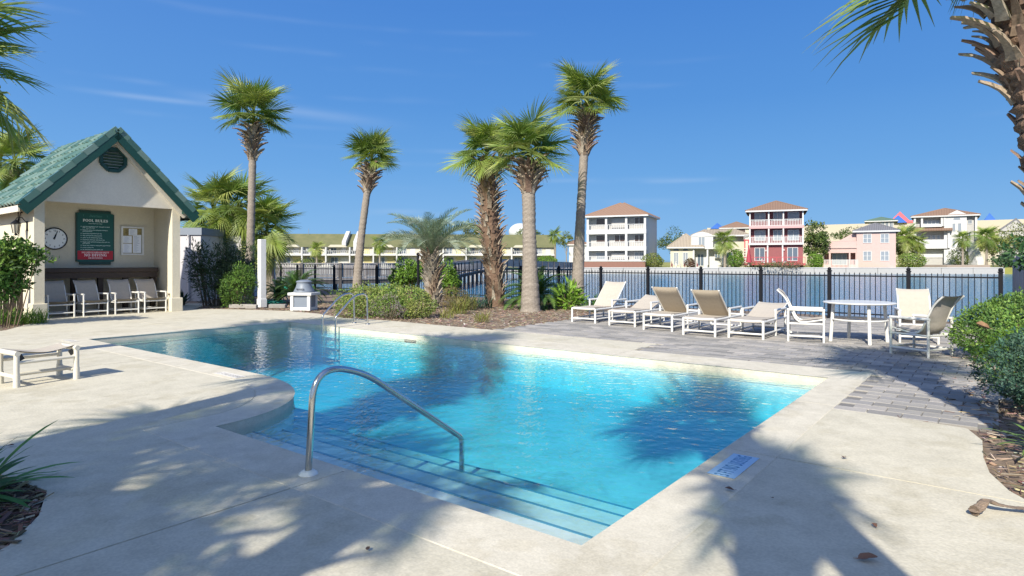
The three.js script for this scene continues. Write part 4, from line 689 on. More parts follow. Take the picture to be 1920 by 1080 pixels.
// ---------------------------------------------------------------- things in the palm bed
{
  const t = thing('white_post', 'square white wooden post left of the grill', 'post', onGround(491, 576), TH);
  part('shaft', rbox(0.2, 2.25, 0.2, 0.012, 0, 1.12, 0), M.whitePaint, t); part('base', rbox(0.235, 0.28, 0.235, 0.01, 0, 0.14, 0), M.whitePaint, t);
  part('hook', [rod([-0.11, 1.95, 0.02], [-0.16, 1.95, 0.02], 0.012), rod([-0.11, 1.1, 0.03], [-0.15, 1.1, 0.03], 0.012)], M.black, t);
}
{
  const t = thing('barbecue_grill', 'grey dome grill in a white wooden frame cart', 'grill', onGround(563, 583).add(V(0, 0, -0.35)), TH + 0.55); t.scale.setScalar(0.9);
  const g = std(0.17, 0.2, 0.25, { roughness: 0.5 });
  for (const x of [-0.3, 0.3]) for (const z of [-0.26, 0.26]) part('leg', box(0.1, 0.52, 0.1, x, 0.26, z), M.whitePaint, t);
  for (const z of [-0.26, 0.26]) { part('rail', box(0.499, 0.1, 0.08, 0, 0.06, z), M.whitePaint, t); part('panel', box(0.5, 0.44, 0.02, 0, 0.32, z * 0.98), g, t); }
  for (const x of [-0.3, 0.3]) { part('rail', box(0.08, 0.1, 0.418, x, 0.06, 0), M.whitePaint, t); part('panel', box(0.02, 0.44, 0.42, x * 0.98, 0.32, 0), g, t); }
  part('top', rbox(0.84, 0.09, 0.74, 0.01, 0, 0.568, 0), M.whitePaint, t);
  part('dome_lid', clean(new THREE.LatheGeometry([[0.33, 0.615], [0.35, 0.64], [0.335, 0.68], [0.28, 0.78], [0.245, 0.9], [0.245, 0.955], [0.27, 0.965], [0.268, 0.99], [0.22, 1.02], [0.12, 1.045], [0, 1.052]].map((p) => new THREE.Vector2(...p)), 36)), g, t);
  part('handle', bentPipe([[-0.12, 0.74, 0.3], [-0.12, 0.74, 0.37], [0.12, 0.74, 0.37], [0.12, 0.74, 0.3]], [0.03, 0.03], 0.012), M.black, t);
}
{
  const p = onGround(512, 572), t = thing('garden_hose', 'green garden hose coiled at the foot of the white post', 'hose', p), pts = [], R = rng(6);
  for (let i = 0; i < 70; i++) { const a = i * 0.42, r = 0.24 + 0.09 * Math.sin(i * 0.7) + 0.05 * R(); pts.push([r * Math.cos(a) * 1.3, 0.02 + 0.05 * R() + i * 0.0016, r * Math.sin(a)]); }
  part('coil', pipe(pts, 0.014, 260, 6, 0.5), std(0.015, 0.25, 0.17, { roughness: 0.4 }), t);
  const r = thing('hose_reel', 'green plastic hose reel between the white post and the grill', 'hose reel', onGround(527, 562)), gm = std(0.01, 0.22, 0.15, { roughness: 0.45 });
  part('drum', [clean(new THREE.CylinderGeometry(0.24, 0.24, 0.03, 24)).rotateX(Math.PI / 2).translate(0, 0.33, 0.16), clean(new THREE.CylinderGeometry(0.24, 0.24, 0.03, 24)).rotateX(Math.PI / 2).translate(0, 0.33, -0.16), clean(new THREE.CylinderGeometry(0.14, 0.14, 0.29, 24)).rotateX(Math.PI / 2).translate(0, 0.33, 0)], gm, r);
  part('stand', [rod([-0.2, 0, 0.2], [0, 0.33, 0.19], 0.02), rod([0.2, 0, 0.2], [0, 0.33, 0.19], 0.02), rod([-0.2, 0, -0.2], [0, 0.33, -0.19], 0.02), rod([0.2, 0, -0.2], [0, 0.33, -0.19], 0.02)], gm, r);
  [[452, 577, 'long grey edging stone in front of the light green shrub', 0.75], [521, 577, 'grey edging stone between the white post and the grill', 0.55], [472, 578, 'short grey edging stone left of the white post', 0.35]].forEach(([x, y, l, w], i) => { const s = thing('edging_stone', l, 'stone', onGround(x, y).add(V(0, 0.05, 0)), 0.1 * i - 0.1); part('block', cut(rbox(w, 0.14, 0.2, 0.03, 0, 0, 0), box(0.2, 0.1, 0.2, w / 2, 0.1, 0.1, 0.4, 0.3)), M.pavers[i], s); });
  const lp = thing('slim_black_post', 'slim black metal post behind the silvery feather palm', 'post', atDepth(784, 560, 24.5).setY(0)); part('shaft', rod([0, -0.03, 0], [0, 1.78, 0], 0.05), M.black, lp); part('cap', clean(new THREE.SphereGeometry(0.07, 12, 8)).translate(0, 1.8, 0), M.black, lp);
}
// ---------------------------------------------------------------- palms in view
const pt = (px, py, d) => atDepth(px, py, d);
const gp = (px, py) => onGround(px, py);
sabalPalm('tall slender palm behind the white post, left of the others', { base: pt(466, 567, 23).setY(0), top: pt(475, 234, 23), r0: 0.175, r1: 0.13, boots: [0.8, 1.0], nb: 80, bs: 1.15, n: 22, s: 0.98, low: 0.12, seed: 1, bow: V(0.02, 0, 0.02) });
sabalPalm('leaning palm with a round crown, right of the grill', { base: pt(668, 564, 24).setY(0), top: pt(697, 306, 24), r0: 0.19, r1: 0.135, boots: [0.78, 1.0], nb: 80, n: 24, s: 0.77, low: 0.15, seed: 2, bow: V(-0.08, 0, 0), bs: 1.15 });
sabalPalm('palm whose whole trunk is covered with old leaf bases', { base: gp(931, 573), top: pt(911, 303, 21.5), r0: 0.24, r1: 0.24, boots: [0.02, 1.02], nb: 230, n: 26, s: 0.92, low: -0.1, seed: 3, bs: 1.0, bark: M.barkRed, close: 0.35, turn: 1 });
sabalPalm('palm with smooth grey trunk in front of the sago palms', { base: gp(995, 583), top: pt(990, 302, 19.1), r0: 0.27, r1: 0.2, boots: [0.78, 1.0], nb: 110, n: 26, s: 0.93, low: 0.12, seed: 4, turn: 2.2, bs: 1.15 });
sabalPalm('tallest palm, slightly leaning, left of the white three-storey house', { base: pt(1082, 573, 21.4).setY(0), top: pt(1100, 208, 21.4), r0: 0.22, r1: 0.15, boots: [0.77, 1.0], nb: 120, n: 26, s: 0.98, low: 0.1, seed: 5, bow: V(-0.03, 0, 0), bs: 1.2 });
sabalPalm('big foreground palm at the right edge, trunk rough with leaf bases', { base: V(4.2, 0, -4.25), top: V(3.38, 3.5, -4.2), r0: 0.2, r1: 0.165, boots: [0.74, 1.02], nb: 110, n: 20, s: 0.84, low: 0.32, fuzz: 170, seed: 16, rings: 130, sides: 26, rough: 0.16, bark: M.barkRed, bow: V(-0.02, 0, 0), bs: 0.68, close: 0.1, dead: 0, turn: 0.4 });
sabalPalm('palm at the left edge whose fans hang in front of the pavilion roof', { base: V(-8.7, 0, -8.6), top: V(-8.05, 4.0, -8.6), r0: 0.22, r1: 0.19, boots: [0.7, 1.0], nb: 30, n: 28, s: 1.05, low: -0.45, seed: 7, dead: 1 });
[[400, 400, 1.1, 'left head of the low palm clump beside the pavilion roof'], [446, 395, 1.05, 'middle head of the low palm clump beside the tall palm'], [500, 428, 1.0, 'right head of the low palm clump above the white post']].forEach(([x, y, s, l], i) => sabalPalm(l, { base: pt(x + 10, 540, 27).setY(0), top: pt(x, y + 12, 27), r0: 0.2, r1: 0.18, boots: [0.5, 1.02], nb: 30, n: 26, s: s * 1.08, low: -0.95, seed: 20 + i, turn: i, rings: 30 }));
sabalPalm('palm crown showing behind the pavilion roof at the left edge', { base: pt(20, 560, 30).setY(0), top: pt(28, 318, 30), r0: 0.2, r1: 0.18, boots: [0.8, 1], nb: 14, n: 24, s: 1.1, low: -0.8, seed: 26, rings: 30 });
{ // silvery feather palm
  const t = thing('feather_palm', 'silvery blue feather palm with a stubby rough trunk', 'palm tree', gp(808, 577)), R = rng(44), fr = [0, 1, 2].map((i) => featherFrond(400 + i, [[0.34, 0.43, 0.3], [0.42, 0.49, 0.38], [0.28, 0.37, 0.24]][i], { len: 2.0, bend: [1.35, 1.7, 1.05][i], n: 52, leaflet: 0.48, wide: 0.024, vee: 0.5 }));
  part('trunk', trunkGeo([V(0.12, 0, 0), V(0.06, 0.4, 0), V(-0.04, 0.9, 0), V(0.02, 1.75, 0)], (q) => lerp(0.17, 0.22, q), 30, 14, 44, 0.12), M.bark, t);
  for (let i = 0; i < 90; i++) { const q = i / 90, a = i * 2.39996, m = shade(new THREE.Mesh(BOOTS[i % 4], M.boots[[0, 2, 2, 1][i % 4]])); m.name = 'leaf_boot'; m.position.set(0.1 - 0.1 * q + 0.17 * Math.cos(a), 0.1 + q * 1.65, -0.17 * Math.sin(a)); m.scale.setScalar(0.95 + 0.4 * R()); m.rotation.set((R() - 0.5) * 0.4, a, 0.3 - 0.3 * q, 'YZX'); t.add(m); }
  for (let i = 0; i < 42; i++) { const q = (i + 0.5) / 42, m = shade(new THREE.Mesh(fr[i % 3], M.frond)); m.name = 'frond'; m.position.set(0.02, 1.72, 0); m.scale.setScalar((0.86 + 0.25 * R()) * (q < 0.2 ? 0.9 : 1)); m.rotation.set((R() - 0.5) * 0.6, i * 2.39996, lerp(1.5, 0.45, q) + (R() - 0.5) * 0.2, 'YZX'); t.add(m); }
}
sago('dark green sago palm behind the smooth grey palm trunk', gp(1006, 577), 1.2, 60, 51, -0.1);
sago('sago palm with yellow-green fronds behind the grill', pt(556, 566, 22.5).setY(0), 1.15, 46, 52, 0.0);
sago('small sago palm left behind the grill by the white post', pt(522, 562, 23.5).setY(0), 0.9, 30, 53, 0.1);
// shrubs
const cOl = [[0.035, 0.075, 0.025], [0.05, 0.1, 0.035], [0.03, 0.065, 0.03], [0.07, 0.12, 0.06]], cLime = [[0.12, 0.24, 0.02], [0.09, 0.19, 0.02], [0.15, 0.27, 0.03]], cHedge = [[0.16, 0.27, 0.04], [0.2, 0.31, 0.055], [0.12, 0.21, 0.035], [0.26, 0.3, 0.08]], cDark = [[0.025, 0.07, 0.035], [0.035, 0.09, 0.045], [0.045, 0.1, 0.065]], cGreen = [[0.05, 0.13, 0.02], [0.08, 0.18, 0.03], [0.04, 0.1, 0.018]];
bush('oleander_bush', 'tall dark green oleander shrub right of the pavilion', pt(402, 568, 21.3).setY(0), [[0, 0.95, 0, 0.75, 0.9, 0.6], [-0.5, 1.5, 0.1, 0.35, 0.6, 0.35], [0.5, 1.0, 0, 0.55, 0.75, 0.5], [0.95, 1.25, -0.1, 0.55, 0.75, 0.5], [0.35, 1.6, 0, 0.35, 0.5, 0.3]], 5200, 0.16, 0.03, cOl, 60, { rough: 0.25, deep: 0.7, lift: 0.5, twigs: 7, twig: 0.016 });
bush('round_bush', 'light green shrub in front of the oleander beside the white post', pt(447, 571, 20.6).setY(0), [[0, 0.6, 0, 0.5, 0.6, 0.45], [0.15, 1.0, 0, 0.35, 0.4, 0.3], [-0.25, 0.5, 0.1, 0.35, 0.4, 0.3]], 4200, 0.075, 0.03, [[0.08, 0.17, 0.02], [0.11, 0.21, 0.025], [0.06, 0.13, 0.02]], 61, { rough: 0.2, lift: 0.5 });
{ const t = thing('agave_plant', 'low dark spiky plant against the annex wall', 'plant', pt(340, 562, 21.6).setY(0)); part('leaves', blades(46, 0.62, 0.07, cDark, 62, { t0: 0.2, t1: 1.3, bend: 0.3 }), M.leaf, t); }
bush('hedge_bush', 'low spreading shrub right of the pool ladder, left half of the hedge', pt(693, 594, 17.3).setY(0), [[0, 0.32, 0, 0.75, 0.42, 0.5], [-0.45, 0.26, 0.1, 0.45, 0.36, 0.4], [0.35, 0.34, -0.2, 0.5, 0.42, 0.5]], 6500, 0.055, 0.028, cHedge, 63, { rough: 0.18, group: undefined });
bush('hedge_bush', 'low spreading shrub left of the feather palm, right half of the hedge', pt(765, 595, 17.0).setY(0), [[0, 0.34, 0, 0.72, 0.46, 0.55], [0.35, 0.3, 0.1, 0.4, 0.38, 0.4], [-0.4, 0.3, 0.05, 0.5, 0.4, 0.45]], 6500, 0.055, 0.028, cHedge, 64, { rough: 0.18 });
bush('lavender_patch', 'greyish lilac dry patch growing through the low hedge', pt(727, 593, 16.6).setY(0), [[0, 0.3, 0.1, 0.42, 0.3, 0.3], [0.3, 0.2, 0.25, 0.2, 0.2, 0.15]], 1500, 0.05, 0.012, [[0.3, 0.26, 0.28], [0.24, 0.21, 0.2], [0.2, 0.19, 0.12]], 65, { rough: 0.3, lift: 0.6 });
bush('hedge_bush', 'low green shrub behind the hedge at the foot of the leaning palm', pt(680, 572, 21).setY(0), [[0, 0.35, 0, 0.9, 0.4, 0.5], [0.9, 0.35, 0, 0.6, 0.4, 0.5]], 3600, 0.07, 0.035, cHedge, 66, { rough: 0.2 });
bush('tan_bush', 'brownish dry shrub right of the feather palm trunk', pt(852, 566, 19.5).setY(0), [[0, 0.32, 0, 0.42, 0.36, 0.35], [0.25, 0.22, 0.1, 0.3, 0.25, 0.25]], 2200, 0.06, 0.02, [[0.22, 0.17, 0.08], [0.17, 0.14, 0.06], [0.14, 0.14, 0.05]], 67, { rough: 0.25 });
bush('leafy_bush', 'bright green shrub left of the slim black post at the fence', pt(764, 548, 26).setY(0), [[0, 0.95, 0, 0.6, 0.5, 0.5], [0.35, 1.15, 0, 0.4, 0.35, 0.35], [-0.35, 0.75, 0, 0.4, 0.35, 0.3]], 2600, 0.11, 0.06, cLime, 68, { rough: 0.25, twigs: 6, twig: 0.02 });
bush('leafy_bush', 'bright green shrub right of the slim black post behind the feather palm', pt(838, 548, 26).setY(0), [[0, 0.9, 0, 0.4, 0.55, 0.4], [0.2, 0.6, 0.1, 0.35, 0.4, 0.3]], 1600, 0.11, 0.06, cLime, 69, { rough: 0.25, twigs: 5, twig: 0.02 });
bush('broad_leaved_plant', 'lime green broad-leaved plant left of the first lounger', gp(1064, 579), [[0, 0.33, 0, 0.4, 0.36, 0.35], [0.2, 0.2, 0.15, 0.3, 0.2, 0.2]], 240, 0.26, 0.09, [[0.17, 0.3, 0.03], [0.12, 0.25, 0.03], [0.22, 0.33, 0.05]], 70, { rough: 0.2, lift: 0.35, category: 'plant' });
const tuft = (name, label, pos, n, len, wid, cols, seed, o) => { const t = thing(name, label, 'plant', pos); part('blades', blades(n, len, wid, cols, seed, o), M.leaf, t); return t; };
tuft('spiky_plant', 'spiky grey-green plant behind the lime broad-leaved plant', gp(1062, 573), 150, 1.15, 0.045, [[0.08, 0.14, 0.06], [0.11, 0.18, 0.07]], 71, { t0: 0.05, t1: 0.95, bend: 0.6, spread: 0.3 });
const cGr = [[0.22, 0.24, 0.04], [0.28, 0.28, 0.06], [0.16, 0.21, 0.04], [0.33, 0.29, 0.12]];
[[862, 588, 'wispy yellow-green grass clump right of the feather palm', 140, 0.62], [838, 596, 'small yellow grass tuft nearest the pool in the palm bed', 70, 0.36], [902, 603, 'yellow grass tuft in front of the rough palm trunk', 90, 0.34], [880, 581, 'taller wispy grass between the feather palm and rough trunk', 90, 0.6]].forEach(([x, y, l, n, h], i) => tuft('grass_tuft', l, gp(x, y), n, h, 0.012, cGr, 72 + i, { t0: 0.1, t1: 0.75, bend: 0.7, spread: 0.2 }));
tuft('spiky_plant', 'low dark green strappy plant at the foot of the rough palm trunk', gp(905, 577), 90, 0.55, 0.03, cDark, 79, { t0: 0.1, t1: 1.1, bend: 1.0, spread: 0.35 });
tuft('grass_tuft', 'small green clump behind the first lounger at the fence', pt(1110, 575, 19).setY(0), 60, 0.6, 0.025, cGreen, 80, { t0: 0.05, t1: 0.7, bend: 0.6, spread: 0.2 });
// right edge
bush('round_bush', 'big round glossy green bush at the right edge by the armchairs', V(7.68, 0, -9.4), [[0, 0.42, 0, 0.86, 0.5, 0.85], [0.3, 0.5, -0.2, 0.7, 0.48, 0.7]], 17000, 0.05, 0.026, [[0.11, 0.22, 0.035], [0.15, 0.27, 0.045], [0.2, 0.31, 0.065], [0.08, 0.165, 0.035]], 81, { rough: 0.06, deep: 0.2 });
bush('lime_bush', 'small lime green shrub between the two big bushes at the right', V(6.2, 0, -7.8), [[0, 0.3, 0, 0.36, 0.3, 0.3], [0.3, 0.34, -0.1, 0.3, 0.3, 0.3]], 3200, 0.045, 0.02, cLime, 82, { rough: 0.12 });
bush('blue_green_bush', 'dark blue-green dense bush at the right edge above the leaf litter', V(5.55, 0, -6.3), [[0, 0.38, 0, 0.66, 0.45, 0.6], [0.3, 0.5, -0.2, 0.5, 0.36, 0.45], [-0.2, 0.26, 0.25, 0.42, 0.3, 0.35]], 13000, 0.042, 0.022, [[0.05, 0.12, 0.075], [0.07, 0.155, 0.105], [0.1, 0.19, 0.135], [0.04, 0.09, 0.05]], 83, { rough: 0.1, deep: 0.3 });
tuft('strappy_plant', 'green strappy plant in the litter at the right edge', V(4.15, 0, -4.8), 30, 0.5, 0.03, [[0.1, 0.2, 0.03], [0.16, 0.26, 0.04]], 84, { t0: 0.5, t1: 1.35, bend: 0.9, spread: 0.12 });
leafTree('broad_leaf_tree', 'dark leafy branches over the board fence at the right edge', V(11.0, 0, -12.2), [[-0.6, 1.65, -0.4, 0.45, 0.3, 0.4], [-0.1, 1.9, 0, 0.5, 0.3, 0.4], [-0.55, 0.95, 0.1, 0.3, 0.2, 0.25]], 900, 0.13, 0.055, [[0.03, 0.09, 0.03], [0.05, 0.13, 0.04]], 85, { r: 0.05, deep: 0.8, gaps: 0 });
// left edge
tuft('strap_leaf_plant', 'dark green strap-leaved plant in the lower left corner', V(-3.46, 0, -3.8), 85, 0.58, 0.046, [[0.05, 0.18, 0.02], [0.07, 0.22, 0.03], [0.09, 0.25, 0.035], [0.04, 0.13, 0.025]], 86, { t0: 0.35, t1: 1.4, bend: 0.75, spread: 0.22, segs: 7 });
bush('leafy_bush', 'glossy leafy shrub in front of the wall lantern at the left edge', V(-11.85, 0, -14.4), [[0, 1.45, 0, 0.72, 0.45, 0.6], [0.35, 1.75, 0.1, 0.45, 0.28, 0.4], [-0.4, 1.15, 0.1, 0.6, 0.4, 0.5], [0.75, 1.6, 0, 0.42, 0.15, 0.3], [0.1, 0.95, 0, 0.5, 0.3, 0.45]], 4600, 0.12, 0.055, [[0.04, 0.12, 0.015], [0.07, 0.17, 0.02], [0.03, 0.08, 0.012], [0.12, 0.22, 0.03]], 87, { rough: 0.25, deep: 0.5, twigs: 4, twig: 0.012 });
tuft('grass_tuft', 'bright green grass clump at the left edge by the board gate', gp(22, 606), 620, 0.45, 0.016, [[0.16, 0.3, 0.03], [0.22, 0.36, 0.04], [0.12, 0.24, 0.03]], 88, { t0: 0.05, t1: 1.0, bend: 0.9, spread: 0.85, squash: 0.5 });
// ---------------------------------------------------------------- small things on the deck
{
  const p = onGround(1862, 962), t = thing('driftwood', 'short piece of bent driftwood on the deck at the right', 'driftwood', p, 0.12), wd = std(0.34, 0.25, 0.18, { map: resized(T.bark, 0.3), roughness: 1, bumpMap: T.bark, bumpScale: 0.01 });
  part('stick', trunkGeo([V(-0.15, 0.032, 0.03), V(-0.08, 0.05, 0.0), V(-0.02, 0.07, -0.02), V(0.03, 0.05, -0.01), V(0.12, 0.036, 0.02), V(0.24, 0.032, 0.05)].map((v) => v), (q) => 0.032 * (1 - 0.25 * q) * (1 + 0.1 * Math.sin(q * 17)), 40, 12, 9, 0.15), wd, t);
  part('broken_end', clean(new THREE.CircleGeometry(0.031, 10)).rotateY(-1.3).translate(-0.152, 0.033, 0.03), wd, t); part('broken_end', clean(new THREE.CircleGeometry(0.025, 10)).rotateY(1.3).translate(0.242, 0.033, 0.05), wd, t);
  const lf = (R, s) => { const bag = new Bag(), n = 7; for (let i = 0; i < n; i++) for (const q of [-1, 1]) { const w = (x) => 0.42 * Math.sin(Math.PI * Math.min(1, x)) ** 0.8 * s * (0.8 + 0.2 * Math.sin(x * 9 + R)), y = (x, e) => 0.012 + 0.10 * s * x * x + e * 0.16 * s * Math.sin(3 * x), a = i / n, b = (i + 1) / n; bag.quad(V((a - 0.5) * s, y(a, 0), 0), V((b - 0.5) * s, y(b, 0), 0), V((b - 0.5) * s, y(b, 1), q * w(b)), V((a - 0.5) * s, y(a, 1), q * w(a)), [1, 1, 1]); } const g = bag.build(); g.deleteAttribute('color'); return g; };
  const br = [std(0.24, 0.12, 0.07, { side: THREE.DoubleSide }), std(0.12, 0.07, 0.05, { side: THREE.DoubleSide }), std(0.34, 0.2, 0.11, { side: THREE.DoubleSide })];
  [[1627, 1052, 0.1, 0, 'largest fallen brown leaf at the bottom right of the deck'], [1640, 989, 0.045, 0, 'small brown leaf above the largest fallen leaf'], [1368, 921, 0.06, 1, 'dark brown leaf beside the blue depth marker'], [1583, 861, 0.05, 1, 'dark leaf in the dappled shade on the right deck'], [1448, 937, 0.025, 1, 'tiny dark leaf in the shade right of the pool'], [20, 838, 0.05, 1, 'dark leaf on the shaded deck at the left edge'], [690, 1033, 0.035, 1, 'dark curled leaf in the shade at the bottom centre'], [1842, 612, 0.16, 2, 'large tan leaf lying on top of the big round bush'], [1818, 740, 0.14, 2, 'large curled leaf at the edge of the pavers']].forEach(([x, y, s, k, l], i) => {
    const p = i === 7 ? atDepth(1842, 612, 8.52) : onGround(x, y), t = thing('fallen_leaf', l, 'leaf', p, i * 1.3); const m = part('blade', lf(i, s), br[k], t); if (i === 7) m.rotation.set(0.9, 0, 0.5); part('stalk', rod([-0.5 * s, 0.014, 0], [-0.75 * s, 0.018, 0.04 * s], 0.02 * s + 0.0006, 0.012 * s, 5), br[k], m);
  });
}
// ---------------------------------------------------------------- palms outside the frame whose shadows fall into it
const SH = 1 / Math.tan(SUN_EL), SD = [0.4, 0.9165];
// a palm whose crown, h metres up, throws its shadow on the ground at pixel (px, py)
function shadePalm(px, py, h, seed, o = {}) {
  const g = onGround(px, py, o.y ?? 0), k = SH * (h - (o.y ?? 0)), x = g.x - SD[0] * k, z = g.z + SD[1] * k;
  return sabalPalm('palm standing outside the picture on the camera side of the pool', { base: V(x + (o.lx ?? 0), 0, z + (o.lz ?? 0)), top: V(x, h, z), r0: 0.2, r1: 0.17, boots: [0.8, 1], nb: 16, n: 30, s: 1.1, low: -0.7, seed, rings: 24, group: 'palms outside the picture', ...o });
}
shadePalm(1305, 800, 5.2, 91, { y: -0.6, s: 0.72, lx: 2.4, lz: 2.2 });
shadePalm(1440, 925, 4.9, 92, { s: 0.5, n: 22, lx: 0.4 });
shadePalm(790, 655, 6.2, 94, { s: 0.95, lx: 0.2 });
shadePalm(690, 750, 5.6, 95, { s: 0.72, y: -0.5, lx: -0.35 });
shadePalm(50, 945, 4.6, 96, { s: 1.2, n: 17 });
shadePalm(340, 1000, 4.4, 97, { s: 0.8, n: 14 });
shadePalm(110, 900, 4.6, 98, { s: 1.1, n: 16 });
shadePalm(740, 930, 4.8, 99, { s: 0.5, n: 15 });

// ---------------------------------------------------------------- the far shore
// a builder for a building seen at pixel px, D metres away; its shapes are given in the photograph's pixels and metres of depth (z, towards the viewer)
function building(name, label, px, D, turn = 0, ground = BANKY, group) {
  const th = Math.atan((px - CX) / F), t = thing(name, label, 'house', V(((px - CX) / F) * D, ground, -D), -th + turn, group), sx = (D * Math.cos(th)) / F, sy = D / F;
  const X = (p) => (p - px) * sx, Y = (p) => Math.max(-0.4, EYE + (CY - p) * sy - ground);
  const B = (x0, y0, x1, y1, z0, z1) => span(X(x0), X(x1), Y(y1), Y(y0), z0, z1);
  const win = (x0, y0, x1, y1, z, o = {}) => { // frame, pane and glazing bars
    const f = 0.1, w = part('window', [span(X(x0), X(x1), Y(y0) - f, Y(y0), z, z + 0.1), span(X(x0), X(x1), Y(y1), Y(y1) + f, z, z + 0.1), span(X(x0), X(x0) + f, Y(y1) + f, Y(y0) - f, z, z + 0.095), span(X(x1) - f, X(x1), Y(y1) + f, Y(y0) - f, z, z + 0.095)], o.frame ?? W_.white, t);
    part('pane', span(X(x0) + f, X(x1) - f, Y(y1) + f, Y(y0) - f, z + 0.02, z + 0.04), o.pane ?? M.glass, w);
    const n = o.bars ?? 1, bs = []; for (let i = 1; i <= n; i++) { const x = lerp(X(x0), X(x1), i / (n + 1)); bs.push(span(x - 0.05, x + 0.05, Y(y1) + f, Y(y0) - f, z + 0.041, z + 0.09)); }
    if (o.cross) bs.push(span(X(x0) + f, X(x1) - f, (Y(y0) + Y(y1)) / 2 - 0.04, (Y(y0) + Y(y1)) / 2 + 0.04, z + 0.042, z + 0.085));
    if (bs.length) part('glazing_bar', bs, o.frame ?? W_.white, w); return w;
  };
  const rail = (x0, y0, x1, y1, z, mat = M.whitePaint, gap = 0.3) => { const a = X(x0), b = X(x1), lo = Y(y1), hi = Y(y0), g = [span(a, b, hi - 0.09, hi, z - 0.06, z + 0.06), span(a, b, lo, lo + 0.08, z - 0.05, z + 0.05)], n = Math.max(1, Math.round((b - a) / gap)); for (let i = 0; i <= n; i++) { const x = lerp(a + 0.05, b - 0.05, i / n); g.push(span(x - 0.045, x + 0.045, lo + 0.08, hi - 0.09, z - 0.035, z + 0.035)); } return part('railing', g, mat, t); };
  const hip = (x0, x1, yE, yT, z0, z1, mat, ridge = 0.25, over = 0.5) => { // hipped roof over a rectangle
    const a = X(x0) - over, b = X(x1) + over, e = Y(yE), h = Y(yT), f = z1 + over, k = z0 - over, mx = (a + b) / 2, mz = (f + k) / 2, r = (Math.max(b - a, f - k) * ridge) / 2, lx = b - a > f - k ? r : 0.05, lz = b - a > f - k ? 0.05 : r;
    const P = [V(a, e, f), V(b, e, f), V(b, e, k), V(a, e, k)], R = [V(mx - lx, h, mz + lz), V(mx + lx, h, mz + lz), V(mx + lx, h, mz - lz), V(mx - lx, h, mz - lz)], bag = new Bag(), w = [1, 1, 1];
    for (let i = 0; i < 4; i++) { const j = (i + 1) % 4; bag.quad(P[i], P[j], R[j], R[i], w); } bag.quad(...R, w); bag.quad(P[3], P[2], P[1], P[0], w);
    const g = bag.build(); g.deleteAttribute('color'); const roof = part('roof', planarUV(g), mat, t);
    part('fascia', [span(a, b, e - 0.28, e - 0.002, f - 0.06, f), span(a, b, e - 0.28, e - 0.002, k, k + 0.06), span(a, a + 0.06, e - 0.28, e - 0.002, k + 0.06, f - 0.06), span(b - 0.06, b, e - 0.28, e - 0.002, k + 0.06, f - 0.06)], W_.white, roof); 
    const caps = []; for (let i = 0; i < 4; i++) caps.push(rod(P[i], R[i], 0.13, 0.13, 6)); part('hip_tile', caps, mat, roof); return roof;
  };
  return { t, X, Y, B, win, rail, hip, part: (n, g, m, l) => part(n, g, m, t, l) };
}
const roofTex = tex(256, (u, v) => 0.7 + 0.2 * Math.sin(u * 6.28318 * 8) + 0.12 * fbm(u, v, 8, 4, 90), [2.4, 2.4]);
const R_ = { terra: std(0.27, 0.17, 0.12, { map: roofTex, roughness: 0.9 }), tan: std(0.32, 0.2, 0.14, { map: roofTex, roughness: 0.9 }), pale: std(0.4, 0.34, 0.27, { map: roofTex, roughness: 0.9 }), grey: std(0.2, 0.2, 0.22, { map: roofTex, roughness: 0.9 }), olive: std(0.19, 0.18, 0.105, { map: T.grass, roughness: 0.95 }), green: std(0.12, 0.2, 0.15, { map: roofTex, roughness: 0.9 }) };
const W_ = { white: std(0.6, 0.6, 0.6, { map: T.stucco, roughness: 0.9 }), cream: std(0.57, 0.54, 0.44, { map: T.stucco, roughness: 0.9 }), red: std(0.27, 0.095, 0.1, { map: T.stucco, roughness: 0.9 }), redDark: std(0.2, 0.07, 0.08, { map: T.stucco, roughness: 0.9 }), pink: std(0.56, 0.4, 0.37, { map: T.stucco, roughness: 0.9 }), grey: std(0.44, 0.43, 0.42, { map: T.stucco, roughness: 0.9 }), yellow: std(0.56, 0.5, 0.26, { map: T.stucco, roughness: 0.9 }), beige: std(0.5, 0.45, 0.36, { map: T.stucco, roughness: 0.95 }), brick: std(0.24, 0.13, 0.11, { map: T.stucco, roughness: 1 }), green: std(0.3, 0.31, 0.14, { map: T.stucco, roughness: 0.9 }) };
const glassBrown = phy(0.09, 0.06, 0.05, { roughness: 0.1 }), glassPale = phy(0.24, 0.27, 0.31, { roughness: 0.15 });
{ // seawall
  const t = thing('seawall', 'pale concrete seawall along the far shore of the lake', 'seawall', [0, 0, 0]);
  for (let i = -9; i < 16; i++) part('panel', box(5.9, 1.35, 0.35, i * 6, -0.36, -FARBANK - 0.1, 0, 0.01 * (i % 2)), W_.grey, t);
  for (let i = -9; i < 16; i++) part('cap', box(5.98, 0.12, 0.6, i * 6, 0.39 + 0.004 * (i % 2), -FARBANK - 0.15), W_.white, t);
}
